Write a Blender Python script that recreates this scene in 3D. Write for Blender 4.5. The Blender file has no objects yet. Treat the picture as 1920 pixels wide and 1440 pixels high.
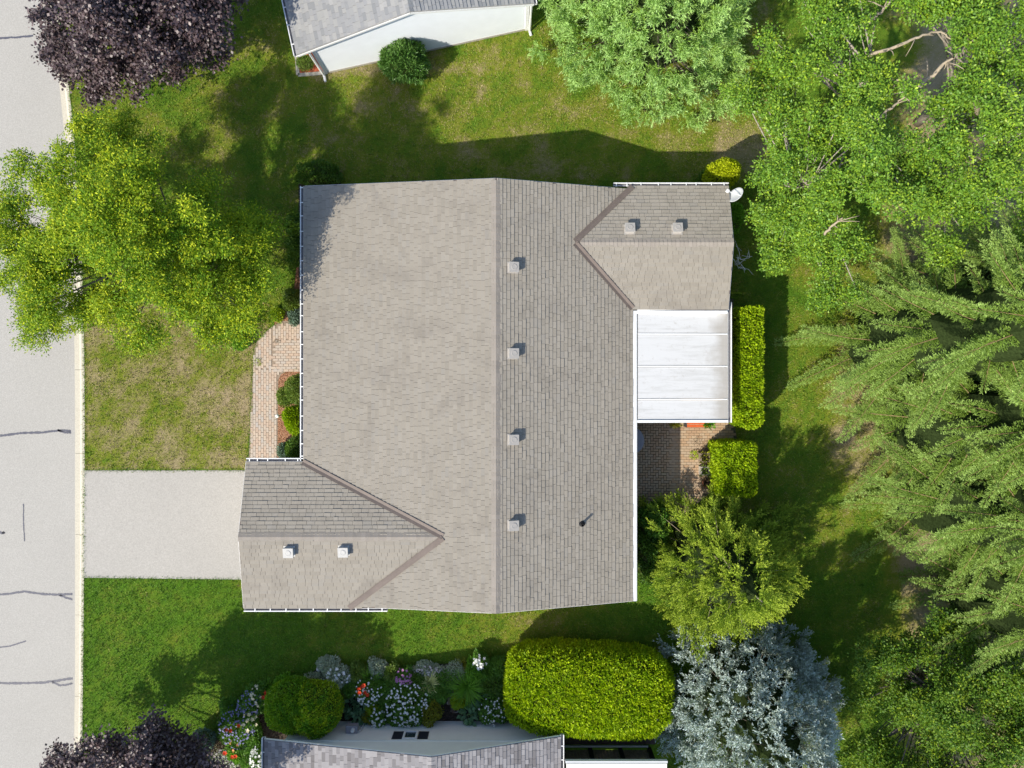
import bpy, math, random
import numpy as np
from mathutils import Vector, Matrix

random.seed(7)
RNG = np.random.default_rng(11)
SC = bpy.context.scene
COL = SC.collection

# ------------------------------------------------------------------ camera, sky, sun, exposure
CAM_H = 28.0
FPX = 1344.0                                   # focal length in photo pixels (1920 wide)
cam_data = bpy.data.cameras.new('camera')
cam_data.sensor_width = 36.0
cam_data.lens = 36.0 * FPX / 1920.0
cam_data.clip_start = 0.1
cam_data.clip_end = 1000.0
cam = bpy.data.objects.new('camera', cam_data)
cam.location = (0, 0, CAM_H)
cam.rotation_euler = (0, 0, 0)
COL.objects.link(cam)
SC.camera = cam

SUN_EL = math.radians(39.8)
SUN_AZ = Vector((-0.749, -0.663))              # horizontal direction towards the sun
world = bpy.data.worlds.new('World')
SC.world = world
world.use_nodes = True
wn = world.node_tree
sky = wn.nodes.new('ShaderNodeTexSky')
sky.sky_type = 'NISHITA'
sky.sun_disc = False
sky.sun_elevation = SUN_EL
sky.sun_rotation = math.radians(228.5)
sky.dust_density = 1.0
bg = wn.nodes['Background']
bg.inputs['Strength'].default_value = 0.15
wn.links.new(sky.outputs[0], bg.inputs[0])
sun_data = bpy.data.lights.new('sun', 'SUN')
sun_data.energy = 3.9
sun_data.angle = math.radians(0.6)
sun_data.color = (1.0, 0.935, 0.80)
sun = bpy.data.objects.new('sun', sun_data)
to_sun = Vector((SUN_AZ.x * math.cos(SUN_EL), SUN_AZ.y * math.cos(SUN_EL), math.sin(SUN_EL)))
sun.rotation_euler = (-to_sun).to_track_quat('-Z', 'Y').to_euler()
sun.location = (-20, -20, 30)
COL.objects.link(sun)
SC.view_settings.view_transform = 'Standard'
SC.view_settings.look = 'None'
SC.view_settings.gamma = 1.0
SC.view_settings.use_curve_mapping = False
SC.view_settings.exposure = 0.54
SC.render.engine = 'CYCLES'
SC.cycles.max_bounces = 6
SC.cycles.diffuse_bounces = 3
SC.cycles.transmission_bounces = 4
SC.cycles.transparent_max_bounces = 4


# ------------------------------------------------------------------ helpers
def at(px, py, z=0.0):
    """the place in the world, at height z, of a point measured in the photograph"""
    s = (CAM_H - z) / FPX
    return np.array(((px - 960.0) * s, (720.0 - py) * s, z))


def poly_at(pts, z=0.0):
    return [tuple(at(x, y, z)[:2]) for x, y in pts]


def link(o, parent=None):
    COL.objects.link(o)
    if parent is not None:
        o.parent = parent
    return o


def tag(o, label=None, cat=None, group=None, kind=None):
    if label: o['label'] = label
    if cat: o['category'] = cat
    if group: o['group'] = group
    if kind: o['kind'] = kind
    return o


def thing(name, label, cat, loc=(0, 0, 0), group=None):
    o = bpy.data.objects.new(name, None)
    o.empty_display_size = 0.3
    o.location = loc
    link(o)
    return tag(o, label, cat, group)


class MB:
    """collects vertices and faces, then links them as one mesh object"""
    def __init__(self):
        self.V, self.F, self.T, self.n = [], [], [], 0

    def add(self, v, f, tint=None):
        v = np.asarray(v, dtype=np.float32).reshape(-1, 3)
        if isinstance(f, np.ndarray):
            self.F.append(f.astype(np.int64) + self.n)
        else:
            by = {}
            for q in f: by.setdefault(len(q), []).append(q)
            for k in by: self.F.append(np.array(by[k], dtype=np.int64) + self.n)
        self.V.append(v)
        if tint is None: tint = np.zeros(len(v), dtype=np.float32)
        self.T.append(np.broadcast_to(np.asarray(tint, dtype=np.float32), (len(v),)))
        self.n += len(v)
        return self

    def box(self, x0, x1, y0, y1, z0, z1):
        v = [(x0, y0, z0), (x1, y0, z0), (x1, y1, z0), (x0, y1, z0), (x0, y0, z1), (x1, y0, z1), (x1, y1, z1), (x0, y1, z1)]
        return self.add(v, [(3, 2, 1, 0), (4, 5, 6, 7), (0, 1, 5, 4), (1, 2, 6, 5), (2, 3, 7, 6), (3, 0, 4, 7)])

    def obox(self, c, ax, ay, az):
        """oriented box: centre and three half axes"""
        c, ax, ay, az = [np.asarray(q, float) for q in (c, ax, ay, az)]
        v = [c + sx * ax + sy * ay + sz * az for sz in (-1, 1) for sx, sy in ((-1, -1), (1, -1), (1, 1), (-1, 1))]
        return self.add(v, [(3, 2, 1, 0), (4, 5, 6, 7), (0, 1, 5, 4), (1, 2, 6, 5), (2, 3, 7, 6), (3, 0, 4, 7)])

    def bar(self, a, b, w, h):
        a, b = np.asarray(a, float), np.asarray(b, float)
        d = b - a
        L = np.linalg.norm(d); d = d / L
        side = np.cross(d, (0, 0, 1.0))
        if np.linalg.norm(side) < 1e-4: side = np.array((1.0, 0, 0))
        side /= np.linalg.norm(side)
        up = np.cross(side, d)
        return self.obox((a + b) / 2, d * L / 2, side * w / 2, up * h / 2)

    def prism(self, pts, z0, z1):
        """polygon in plan (counter-clockwise); z0, z1 numbers or one value per corner"""
        n = len(pts)
        z0 = [z0] * n if np.isscalar(z0) else z0
        z1 = [z1] * n if np.isscalar(z1) else z1
        v = [(p[0], p[1], a) for p, a in zip(pts, z0)] + [(p[0], p[1], a) for p, a in zip(pts, z1)]
        f = [tuple(range(n, 2 * n)), tuple(range(n - 1, -1, -1))]
        f += [(i, (i + 1) % n, n + (i + 1) % n, n + i) for i in range(n)]
        return self.add(v, f)

    def sheet(self, pts, z):
        return self.add([(p[0], p[1], z) for p in pts], [tuple(range(len(pts)))])

    def tube(self, pts, rad, sides=6, cap=True, tint=0.0):
        pts = np.asarray(pts, float)
        n = len(pts)
        rad = np.full(n, rad) if np.isscalar(rad) else np.asarray(rad, float)
        d = np.gradient(pts, axis=0)
        d /= np.linalg.norm(d, axis=1)[:, None] + 1e-9
        ref = np.array((0.0, 0.0, 1.0)) if abs(d[:, 2]).mean() < 0.8 else np.array((1.0, 0, 0))
        s = np.cross(d, ref); s /= np.linalg.norm(s, axis=1)[:, None] + 1e-9
        u = np.cross(s, d)
        a = np.linspace(0, 2 * np.pi, sides, endpoint=False)
        v = pts[:, None, :] + rad[:, None, None] * (np.cos(a)[None, :, None] * s[:, None, :] + np.sin(a)[None, :, None] * u[:, None, :])
        i = np.arange(n - 1)[:, None] * sides
        j = np.arange(sides)[None, :]
        k = (j + 1) % sides
        f = np.stack([i + j, i + k, i + sides + k, i + sides + j], -1).reshape(-1, 4)
        base = self.n
        self.add(v.reshape(-1, 3), f, tint)
        if cap:
            self.F.append(np.array([list(range(sides))[::-1]], dtype=np.int64) + base)
            self.F.append(np.array([list(range((n - 1) * sides, n * sides))], dtype=np.int64) + base)
        return self

    def lathe(self, prof, seg=16, c=(0, 0, 0)):
        prof = np.asarray(prof, float)
        a = np.linspace(0, 2 * np.pi, seg, endpoint=False)
        v = np.stack([prof[:, 0][:, None] * np.cos(a), prof[:, 0][:, None] * np.sin(a), np.repeat(prof[:, 1][:, None], seg, 1)], -1)
        v = v.reshape(-1, 3) + np.asarray(c)
        n = len(prof)
        i = np.arange(n - 1)[:, None] * seg
        j = np.arange(seg)[None, :]
        k = (j + 1) % seg
        f = np.stack([i + j, i + k, i + seg + k, i + seg + j], -1).reshape(-1, 4)
        return self.add(v, f)

    def mesh(self, name, mat=None, smooth=False, tint=False):
        me = bpy.data.meshes.new(name)
        V = np.concatenate(self.V) if self.V else np.zeros((0, 3), np.float32)
        me.vertices.add(len(V))
        me.vertices.foreach_set('co', V.astype(np.float32).ravel())
        tot = np.concatenate([np.full(len(f), f.shape[1]) for f in self.F])
        idx = np.concatenate([f.ravel() for f in self.F])
        me.loops.add(len(idx))
        me.loops.foreach_set('vertex_index', idx.astype(np.int32))
        me.polygons.add(len(tot))
        st = np.concatenate([[0], np.cumsum(tot)[:-1]])
        me.polygons.foreach_set('loop_start', st.astype(np.int32))
        me.polygons.foreach_set('loop_total', tot.astype(np.int32))
        me.polygons.foreach_set('use_smooth', np.full(len(tot), bool(smooth), dtype=bool))
        if tint:
            at_ = me.attributes.new('tint', 'FLOAT', 'POINT')
            at_.data.foreach_set('value', np.concatenate(self.T).astype(np.float32))
        me.update(calc_edges=True)
        if mat: me.materials.append(mat)
        return me

    def build(self, name, mat, parent=None, smooth=False, tint=False):
        return link(bpy.data.objects.new(name, self.mesh(name, mat, smooth, tint)), parent)


def in_poly(P, poly):
    x, y = P[:, 0], P[:, 1]
    ins = np.zeros(len(P), bool)
    n = len(poly)
    for i in range(n):
        x1, y1 = poly[i]; x2, y2 = poly[(i + 1) % n]
        if y1 == y2: continue
        c = ((y1 > y) != (y2 > y)) & (x < (x2 - x1) * (y - y1) / (y2 - y1) + x1)
        ins ^= c
    return ins


_G = np.random.default_rng(5).random((256, 256))
def vnoise(x, y, s):
    """value noise on the ground plane, cells of s metres"""
    u, v = np.asarray(x) / s + 100.37, np.asarray(y) / s + 100.71
    i, j = np.floor(u).astype(int), np.floor(v).astype(int)
    f, g = u - i, v - j
    f, g = f * f * (3 - 2 * f), g * g * (3 - 2 * g)
    q = lambda a, b: _G[a % 256, b % 256]
    return (q(i, j) * (1 - f) + q(i + 1, j) * f) * (1 - g) + (q(i, j + 1) * (1 - f) + q(i + 1, j + 1) * f) * g


# ------------------------------------------------------------------ materials
class NT:
    def __init__(self, name):
        self.m = bpy.data.materials.new(name)
        self.m.use_nodes = True
        self.t = self.m.node_tree
        self.b = self.t.nodes['Principled BSDF']
        self.out = self.t.nodes['Material Output']

    def n(self, typ, **kw):
        nd = self.t.nodes.new(typ)
        for k, v in kw.items(): setattr(nd, k, v)
        return nd

    def l(self, a, b): self.t.links.new(a, b)

    def coord(self):
        return self.n('ShaderNodeTexCoord').outputs['Object']

    def pos(self):
        return self.n('ShaderNodeNewGeometry').outputs['Position']

    def noise(self, vec, scale, detail=3.0, rough=0.6, dist=0.0):
        nd = self.n('ShaderNodeTexNoise')
        nd.inputs['Scale'].default_value = scale
        nd.inputs['Detail'].default_value = detail
        nd.inputs['Roughness'].default_value = rough
        nd.inputs['Distortion'].default_value = dist
        if vec is not None: self.l(vec, nd.inputs['Vector'])
        return nd.outputs['Fac']

    def ramp(self, fac, stops, interp='LINEAR'):
        nd = self.n('ShaderNodeValToRGB')
        cr = nd.color_ramp
        cr.interpolation = interp
        while len(cr.elements) < len(stops): cr.elements.new(0.5)
        for e, (p, c) in zip(cr.elements, stops):
            e.position = p
            e.color = (*c, 1) if len(c) == 3 else c
        self.l(fac, nd.inputs[0])
        return nd.outputs[0]

    def mix(self, fac, a, b, mode='MIX'):
        nd = self.n('ShaderNodeMix', data_type='RGBA', blend_type=mode)
        if np.isscalar(fac): nd.inputs[0].default_value = fac
        else: self.l(fac, nd.inputs[0])
        for s, q in ((6, a), (7, b)):
            if isinstance(q, tuple): nd.inputs[s].default_value = (*q, 1)
            else: self.l(q, nd.inputs[s])
        return nd.outputs[2]

    def math(self, op, a, b=None, c=None, clamp=False):
        nd = self.n('ShaderNodeMath', operation=op, use_clamp=clamp)
        for i, q in enumerate((a, b, c)):
            if q is None: continue
            if np.isscalar(q): nd.inputs[i].default_value = q
            else: self.l(q, nd.inputs[i])
        return nd.outputs[0]

    def rnd(self):
        """one random number per piece: per island of a joined mesh, per object for single pieces"""
        g = self.n('ShaderNodeNewGeometry').outputs['Random Per Island']
        o = self.n('ShaderNodeObjectInfo').outputs['Random']
        return self.math('FRACT', self.math('ADD', g, o))

    def attr(self, name):
        return self.n('ShaderNodeAttribute', attribute_name=name).outputs['Fac']

    def bump(self, h, dist=0.01, strength=0.5):
        nd = self.n('ShaderNodeBump')
        nd.inputs['Distance'].default_value = dist
        nd.inputs['Strength'].default_value = strength
        self.l(h, nd.inputs['Height'])
        self.l(nd.outputs[0], self.b.inputs['Normal'])

    def color(self, c):
        if isinstance(c, tuple): self.b.inputs['Base Color'].default_value = (*c, 1)
        else: self.l(c, self.b.inputs['Base Color'])

    def rough(self, r, spec=0.5):
        self.b.inputs['Roughness'].default_value = r
        self.b.inputs['Specular IOR Level'].default_value = spec


def simple(name, col, rough=0.6, var=0.12, scale=8.0, spec=0.4, bump=0.0, metal=0.0):
    t = NT(name)
    f = t.noise(t.pos(), scale, 5, 0.65)
    lo = tuple(c * (1 - var) for c in col)
    hi = tuple(min(1, c * (1 + var)) for c in col)
    t.color(t.ramp(f, [(0.3, lo), (0.7, hi)]))
    t.rough(rough, spec)
    t.b.inputs['Metallic'].default_value = metal
    if bump: t.bump(t.noise(t.pos(), scale * 12, 3), bump, 0.6)
    return t.m


def leaf_mat(name, a, b, c=None, rough=0.5, spec=0.35, trans=0.35, spread=0.5, noise=0.8, nsc=1.3):
    """a: plain leaf, b: other hue of the same plant (noise and chance), c: young tip growth (tint)"""
    t = NT(name)
    r = t.rnd()
    f = t.math('ADD', t.math('MULTIPLY', r, spread), t.math('MULTIPLY', t.noise(t.pos(), nsc, 3), noise))
    f = t.math('SUBTRACT', f, 0.5 * (spread + noise) - 0.5, clamp=True)
    col = t.mix(f, a, b)
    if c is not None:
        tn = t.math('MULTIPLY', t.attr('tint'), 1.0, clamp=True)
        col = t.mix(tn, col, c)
    v = t.math('MULTIPLY_ADD', t.math('FRACT', t.math('MULTIPLY', r, 7.31)), 0.5, 0.75)
    hs = t.n('ShaderNodeHueSaturation')
    t.l(v, hs.inputs['Value'])
    t.l(col, hs.inputs['Color'])
    col = hs.outputs[0]
    t.color(col)
    t.rough(rough, spec)
    if trans > 0:
        tr = t.n('ShaderNodeBsdfTranslucent')
        bright = t.mix(1.0, col, (1.25, 1.25, 0.55), 'MULTIPLY')
        t.l(bright, tr.inputs['Color'])
        ms = t.n('ShaderNodeMixShader')
        ms.inputs[0].default_value = trans
        t.l(t.b.outputs[0], ms.inputs[1])
        t.l(tr.outputs[0], ms.inputs[2])
        t.l(ms.outputs[0], t.out.inputs['Surface'])
    return t.m


def shingle_mat(name, stops, stain=None):
    t = NT(name)
    p = t.pos()
    c = t.ramp(t.rnd(), stops)
    gr = t.noise(p, 90, 2, 0.8)
    c = t.mix(t.math('MULTIPLY', gr, 0.5), c, (0.09, 0.085, 0.08), 'MIX')
    if stain:
        f = t.ramp(t.noise(p, 0.9, 5, 0.7, 0.6), [(0.5, (0, 0, 0)), (0.75, (1, 1, 1))])
        c = t.mix(t.math('MULTIPLY', f, 0.42), c, stain)
    t.color(c)
    t.rough(0.95, 0.15)
    t.bump(t.noise(p, 160, 2), 0.004, 0.5)
    return t.m


M = {}
M['shingle'] = shingle_mat('shingle_taupe', [(0.0, (0.352, 0.314, 0.258)), (0.25, (0.378, 0.338, 0.280)), (0.6, (0.388, 0.347, 0.288)), (0.9, (0.402, 0.362, 0.304)), (1.0, (0.364, 0.332, 0.285))], (0.17, 0.15, 0.13))
M['ridge'] = shingle_mat('ridge_shingle', [(0.0, (0.33, 0.29, 0.25)), (1.0, (0.38, 0.335, 0.29))])
M['shingle_grey'] = shingle_mat('shingle_pale_grey', [(0.0, (0.30, 0.305, 0.31)), (0.4, (0.37, 0.37, 0.375)), (0.75, (0.40, 0.395, 0.38)), (1.0, (0.45, 0.44, 0.43))])
M['shingle_dark'] = shingle_mat('shingle_mixed_grey', [(0.0, (0.21, 0.195, 0.195)), (0.3, (0.29, 0.275, 0.28)), (0.7, (0.36, 0.34, 0.345)), (1.0, (0.42, 0.40, 0.40))])
M['flash'] = simple('valley_metal_brown', (0.17, 0.135, 0.115), 0.6, 0.12, 3, 0.3)
M['white'] = simple('white_aluminium', (0.80, 0.80, 0.79), 0.45, 0.05, 5)
M['gutter_dirt_shade'] = simple('gutter_dirt_shade', (0.15, 0.145, 0.155), 0.9, 0.3, 6, 0.2)
M['vent'] = simple('vent_tan_metal', (0.43, 0.40, 0.365), 0.55, 0.06, 9)
M['vent_light'] = simple('vent_pale_metal', (0.44, 0.43, 0.41), 0.55, 0.06, 9)
M['black'] = simple('black_rubber', (0.015, 0.015, 0.016), 0.6, 0.2)
M['dark_steel'] = simple('dark_steel', (0.05, 0.05, 0.055), 0.5, 0.2)
M['brick'] = simple('house_brick', (0.30, 0.20, 0.15), 0.9, 0.2, 9, 0.2, 0.01)
M['wood'] = simple('weathered_timber', (0.26, 0.20, 0.15), 0.85, 0.3, 6, 0.2, 0.005)
M['dark_wood'] = simple('dark_stained_timber', (0.085, 0.062, 0.052), 0.8, 0.3, 7, 0.25, 0.004)
M['bark'] = simple('bark', (0.17, 0.145, 0.12), 0.95, 0.4, 9, 0.15, 0.02)
M['bark_tan'] = simple('tan_bough', (0.27, 0.20, 0.10), 0.9, 0.3, 9, 0.15, 0.01)
M['bark_pale'] = simple('pale_bark', (0.36, 0.32, 0.27), 0.9, 0.3, 9, 0.15, 0.015)
M['twig'] = simple('twig_brown', (0.11, 0.085, 0.06), 0.95, 0.3, 9, 0.1)
M['dead_twig'] = simple('dead_grey_twig', (0.36, 0.30, 0.22), 0.9, 0.2, 9, 0.1)
M['shade_core'] = simple('inner_twig_shade', (0.060, 0.075, 0.022), 1.0, 0.4, 12, 0.0)
M['gap_shade_core'] = simple('painted_gap_shade', (0.028, 0.042, 0.014), 1.0, 0.5, 14, 0.0)
M['terracotta'] = simple('terracotta', (0.42, 0.16, 0.08), 0.8, 0.15, 6)
M['concrete'] = simple('concrete_edging', (0.44, 0.41, 0.36), 0.9, 0.15, 8, 0.2, 0.004)
M['stone'] = simple('pale_stone', (0.55, 0.53, 0.50), 0.9, 0.15, 10, 0.2, 0.01)
M['grey_plastic'] = simple('grey_plastic', (0.30, 0.30, 0.34), 0.5, 0.06, 4)
M['dish'] = simple('dish_grey', (0.60, 0.61, 0.62), 0.4, 0.03, 4)
M['soil'] = simple('dark_soil', (0.035, 0.027, 0.02), 1.0, 0.4, 14, 0.1, 0.03)
M['orange'] = simple('orange_paint', (0.62, 0.12, 0.03), 0.5, 0.1, 6)
M['lamp_glass'] = simple('frosted_globe', (0.85, 0.84, 0.80), 0.3, 0.02, 4)


def mulch_mat(name, a, b, c):
    t = NT(name)
    p = t.pos()
    v = t.n('ShaderNodeTexVoronoi')
    v.inputs['Scale'].default_value = 22
    t.l(p, v.inputs['Vector'])
    sep = t.n('ShaderNodeSeparateColor'); t.l(v.outputs['Color'], sep.inputs[0])
    t.color(t.mix(t.noise(p, 3, 4), t.ramp(sep.outputs[0], [(0.1, a), (0.5, b), (0.95, c)]), b))
    t.rough(0.95, 0.15)
    t.bump(v.outputs['Distance'], 0.04, 0.9)
    return t.m
M['mulch'] = mulch_mat('red_brown_mulch', (0.16, 0.07, 0.04), (0.33, 0.16, 0.09), (0.50, 0.31, 0.20))
M['mulch_red'] = mulch_mat('red_mulch', (0.26, 0.06, 0.03), (0.48, 0.12, 0.06), (0.60, 0.22, 0.12))
M['mulch_dark'] = mulch_mat('dark_mulch', (0.025, 0.018, 0.014), (0.06, 0.045, 0.035), (0.13, 0.10, 0.08))


def paving_mat(name, base, fleck, sc=60.0):
    t = NT(name)
    p = t.pos()
    f = t.noise(p, sc, 4, 0.75)
    c = t.ramp(f, [(0.3, tuple(q * 0.80 for q in base)), (0.5, base), (0.7, fleck)])
    big = t.noise(p, 0.35, 4, 0.6)
    c = t.mix(t.math('MULTIPLY', t.ramp(big, [(0.35, (0, 0, 0)), (0.7, (1, 1, 1))]), 0.16), c, tuple(q * 0.72 for q in base))
    t.color(c)
    t.rough(0.92, 0.2)
    t.bump(t.noise(p, sc * 1.6, 3), 0.006, 0.6)
    return t.m
M['road'] = paving_mat('road_chip_seal', (0.42, 0.398, 0.362), (0.52, 0.497, 0.458), 26)
M['drive'] = paving_mat('driveway_asphalt', (0.425, 0.40, 0.362), (0.515, 0.487, 0.445), 24)
M['curb'] = paving_mat('curb_concrete', (0.55, 0.505, 0.41), (0.60, 0.56, 0.465), 20)
M['tar_and_shadow'] = simple('crack_tar_and_shadow', (0.10, 0.10, 0.125), 0.6, 0.25, 20, 0.4)


def paver_mat(name, stops, moss=None):
    t = NT(name)
    p = t.pos()
    c = t.ramp(t.rnd(), stops)
    c = t.mix(t.math('MULTIPLY', t.noise(p, 40, 4), 0.35), c, (0.30, 0.24, 0.20))
    t.color(c)
    t.rough(0.9, 0.2)
    t.bump(t.noise(p, 120, 3), 0.003, 0.5)
    return t.m
M['paver'] = paver_mat('paver_pink', [(0.0, (0.50, 0.38, 0.29)), (0.3, (0.56, 0.43, 0.33)), (0.55, (0.50, 0.44, 0.37)), (0.8, (0.58, 0.46, 0.35)), (1.0, (0.48, 0.44, 0.40))])
M['paver_patio'] = paver_mat('paver_patio', [(0.0, (0.46, 0.30, 0.18)), (0.4, (0.52, 0.35, 0.21)), (0.7, (0.48, 0.36, 0.25)), (1.0, (0.54, 0.40, 0.26))])
M['paver_sand'] = simple('joint_sand', (0.30, 0.235, 0.18), 1.0, 0.25, 20, 0.1)
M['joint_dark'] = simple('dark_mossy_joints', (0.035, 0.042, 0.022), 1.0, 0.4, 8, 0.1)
M['joint_moss'] = simple('mossy_joints', (0.13, 0.115, 0.075), 1.0, 0.3, 20, 0.1)

# lawn colours: 'tint' 0 lush .. 1 straw; bare earth where > 1
def grass_stops():
    return [(0.0, (0.080, 0.180, 0.012)), (0.28, (0.125, 0.210, 0.018)), (0.5, (0.205, 0.235, 0.022)), (0.72, (0.31, 0.265, 0.115)), (1.0, (0.41, 0.32, 0.20))]
def lawn_mat(name, fine):
    t = NT(name)
    p = t.pos()
    tn = t.attr('tint')
    f = t.math('ADD', tn, t.math('MULTIPLY', t.math('SUBTRACT', t.noise(p, 5.0, 6, 0.85), 0.5), 1.1))
    if fine:
        f = t.math('ADD', f, t.math('MULTIPLY', t.math('SUBTRACT', t.rnd(), 0.5), 0.55), clamp=True)
        c = t.ramp(f, grass_stops())
        hs = t.n('ShaderNodeHueSaturation')
        t.l(t.math('MULTIPLY_ADD', t.math('FRACT', t.math('MULTIPLY', t.rnd(), 5.7)), 0.9, 0.65), hs.inputs['Value'])
        t.l(c, hs.inputs['Color'])
        t.color(hs.outputs[0])
        t.rough(0.6, 0.25)
    else:
        f = t.math('ADD', f, t.math('MULTIPLY', t.math('SUBTRACT', t.noise(p, 28, 4, 0.8), 0.5), 0.7), clamp=True)
        t.color(t.ramp(f, grass_stops()))
        t.rough(0.95, 0.1)
        t.bump(t.noise(p, 45, 4, 0.8), 0.05, 0.9)
    return t.m
M['lawn'] = lawn_mat('lawn_turf', False)
M['blade'] = lawn_mat('grass_blade', True)
M['earth'] = simple('bare_earth', (0.15, 0.155, 0.055), 1.0, 0.35, 3, 0.1, 0.03)

M['locust'] = leaf_mat('locust_leaf', (0.070, 0.195, 0.008), (0.19, 0.32, 0.008), (0.47, 0.52, 0.014), trans=0.2, rough=0.6, spec=0.25)
M['purple'] = leaf_mat('purple_maple_leaf', (0.045, 0.026, 0.030), (0.105, 0.068, 0.074), (0.22, 0.16, 0.15), rough=0.48, spec=0.6, trans=0.05)
M['pine'] = leaf_mat('pine_needles', (0.19, 0.36, 0.070), (0.30, 0.46, 0.045), (0.46, 0.68, 0.25), rough=0.6, spec=0.3, trans=0.25, nsc=0.9)
M['poplar'] = leaf_mat('glossy_green_leaf', (0.070, 0.190, 0.022), (0.175, 0.320, 0.024), (0.36, 0.48, 0.022), rough=0.5, spec=0.4, trans=0.15)
M['poplar_shaded'] = leaf_mat('shade_darkened_leaf', (0.055, 0.150, 0.014), (0.11, 0.215, 0.014), (0.32, 0.40, 0.016), rough=0.55, spec=0.35, trans=0.25)  # darker leaf copy: shade over the lower right trees is in the colour
M['spruce'] = leaf_mat('spruce_needles', (0.095, 0.195, 0.024), (0.195, 0.29, 0.030), (0.37, 0.52, 0.14), rough=0.6, spec=0.25, trans=0.14, nsc=0.8)
M['blue_spruce'] = leaf_mat('blue_spruce_needles', (0.19, 0.25, 0.15), (0.27, 0.33, 0.29), (0.66, 0.76, 0.77), rough=0.6, spec=0.25, trans=0.12)
M['larch'] = leaf_mat('larch_needles', (0.13, 0.26, 0.022), (0.26, 0.37, 0.028), (0.45, 0.54, 0.055), rough=0.6, spec=0.25, trans=0.22)
M['cedar'] = leaf_mat('bright_cedar', (0.20, 0.350, 0.006), (0.33, 0.46, 0.006), (0.46, 0.58, 0.010), rough=0.6, spec=0.25, trans=0.3)
M['gold_cedar'] = leaf_mat('golden_cedar', (0.33, 0.41, 0.006), (0.44, 0.51, 0.008), (0.55, 0.60, 0.015), rough=0.6, spec=0.25, trans=0.3)
M['box_green'] = leaf_mat('mid_green_shrub', (0.115, 0.205, 0.030), (0.17, 0.26, 0.036), (0.24, 0.31, 0.05), trans=0.2)
M['dark_shrub'] = leaf_mat('dark_green_shrub', (0.060, 0.145, 0.018), (0.105, 0.205, 0.022), (0.16, 0.27, 0.024), trans=0.2)
M['yew'] = leaf_mat('yew_green', (0.055, 0.150, 0.025), (0.095, 0.21, 0.035), (0.18, 0.32, 0.075), rough=0.45, spec=0.4, trans=0.2)
M['globe_cedar'] = leaf_mat('globe_cedar', (0.11, 0.285, 0.012), (0.18, 0.37, 0.014), (0.40, 0.52, 0.014), trans=0.25)
M['silver'] = leaf_mat('silver_leaf', (0.33, 0.41, 0.25), (0.46, 0.53, 0.37), (0.66, 0.71, 0.56), rough=0.7, spec=0.2, trans=0.1)
M['blue_leaf'] = leaf_mat('blue_green_leaf', (0.13, 0.21, 0.15), (0.20, 0.29, 0.21), None, rough=0.6, trans=0.15)
M['bed_green'] = leaf_mat('perennial_leaf', (0.075, 0.20, 0.025), (0.13, 0.29, 0.038), (0.22, 0.38, 0.04), trans=0.25)
M['lime_leaf'] = leaf_mat('lime_leaf', (0.26, 0.40, 0.012), (0.36, 0.46, 0.014), None, trans=0.28)
M['olive_leaf'] = leaf_mat('olive_yellow_leaf', (0.19, 0.22, 0.018), (0.31, 0.31, 0.022), None, trans=0.25)
M['strap_green'] = leaf_mat('strap_leaf', (0.12, 0.31, 0.02), (0.20, 0.40, 0.03), None, trans=0.3)
M['variegated'] = leaf_mat('cream_edged_leaf', (0.42, 0.48, 0.12), (0.72, 0.72, 0.32), None, trans=0.25)
M['hosta'] = leaf_mat('hosta_leaf', (0.12, 0.24, 0.11), (0.19, 0.33, 0.16), None, rough=0.45, trans=0.2)
M['brown_plant'] = leaf_mat('brown_seed_heads', (0.10, 0.075, 0.045), (0.17, 0.13, 0.08), None, trans=0.1)
def petal(name, a, b): return leaf_mat(name, a, b, None, rough=0.6, spec=0.2, trans=0.2, noise=0.2)
M['f_white'] = petal('white_petals', (0.74, 0.76, 0.80), (0.84, 0.84, 0.84))
M['f_cream'] = petal('cream_petals', (0.68, 0.62, 0.42), (0.78, 0.72, 0.52))
M['f_red'] = petal('red_petals', (0.55, 0.03, 0.015), (0.72, 0.09, 0.02))
M['f_orange'] = petal('orange_petals', (0.72, 0.28, 0.08), (0.75, 0.40, 0.20))
M['f_violet'] = petal('violet_petals', (0.19, 0.19, 0.42), (0.30, 0.30, 0.52))
M['f_pink'] = petal('pink_petals', (0.44, 0.17, 0.42), (0.58, 0.30, 0.52))
M['f_pale'] = petal('pale_pink_petals', (0.55, 0.50, 0.55), (0.66, 0.62, 0.64))


# ------------------------------------------------------------------ leaves
def unit(v):
    return v / (np.linalg.norm(v, axis=-1, keepdims=True) + 1e-9)


def leaves(mb, P, D, Nn, L, W, tint, fold=0.0):
    """one diamond leaf per row: base point P, direction D, rough normal Nn"""
    n = len(P)
    if n == 0: return
    D = unit(D)
    S = unit(np.cross(D, Nn))
    L = np.broadcast_to(np.asarray(L, float), (n,))[:, None]
    W = np.broadcast_to(np.asarray(W, float), (n,))[:, None]
    mid = P + D * L * 0.45
    V = np.stack([P, mid + S * W / 2, P + D * L, mid - S * W / 2], 1).reshape(-1, 3)
    F = np.arange(4 * n).reshape(n, 4)
    mb.add(V, F, np.repeat(np.broadcast_to(np.asarray(tint, float), (n,)), 4))


def rand_dirs(rng, n):
    return unit(rng.normal(size=(n, 3)))


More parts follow.
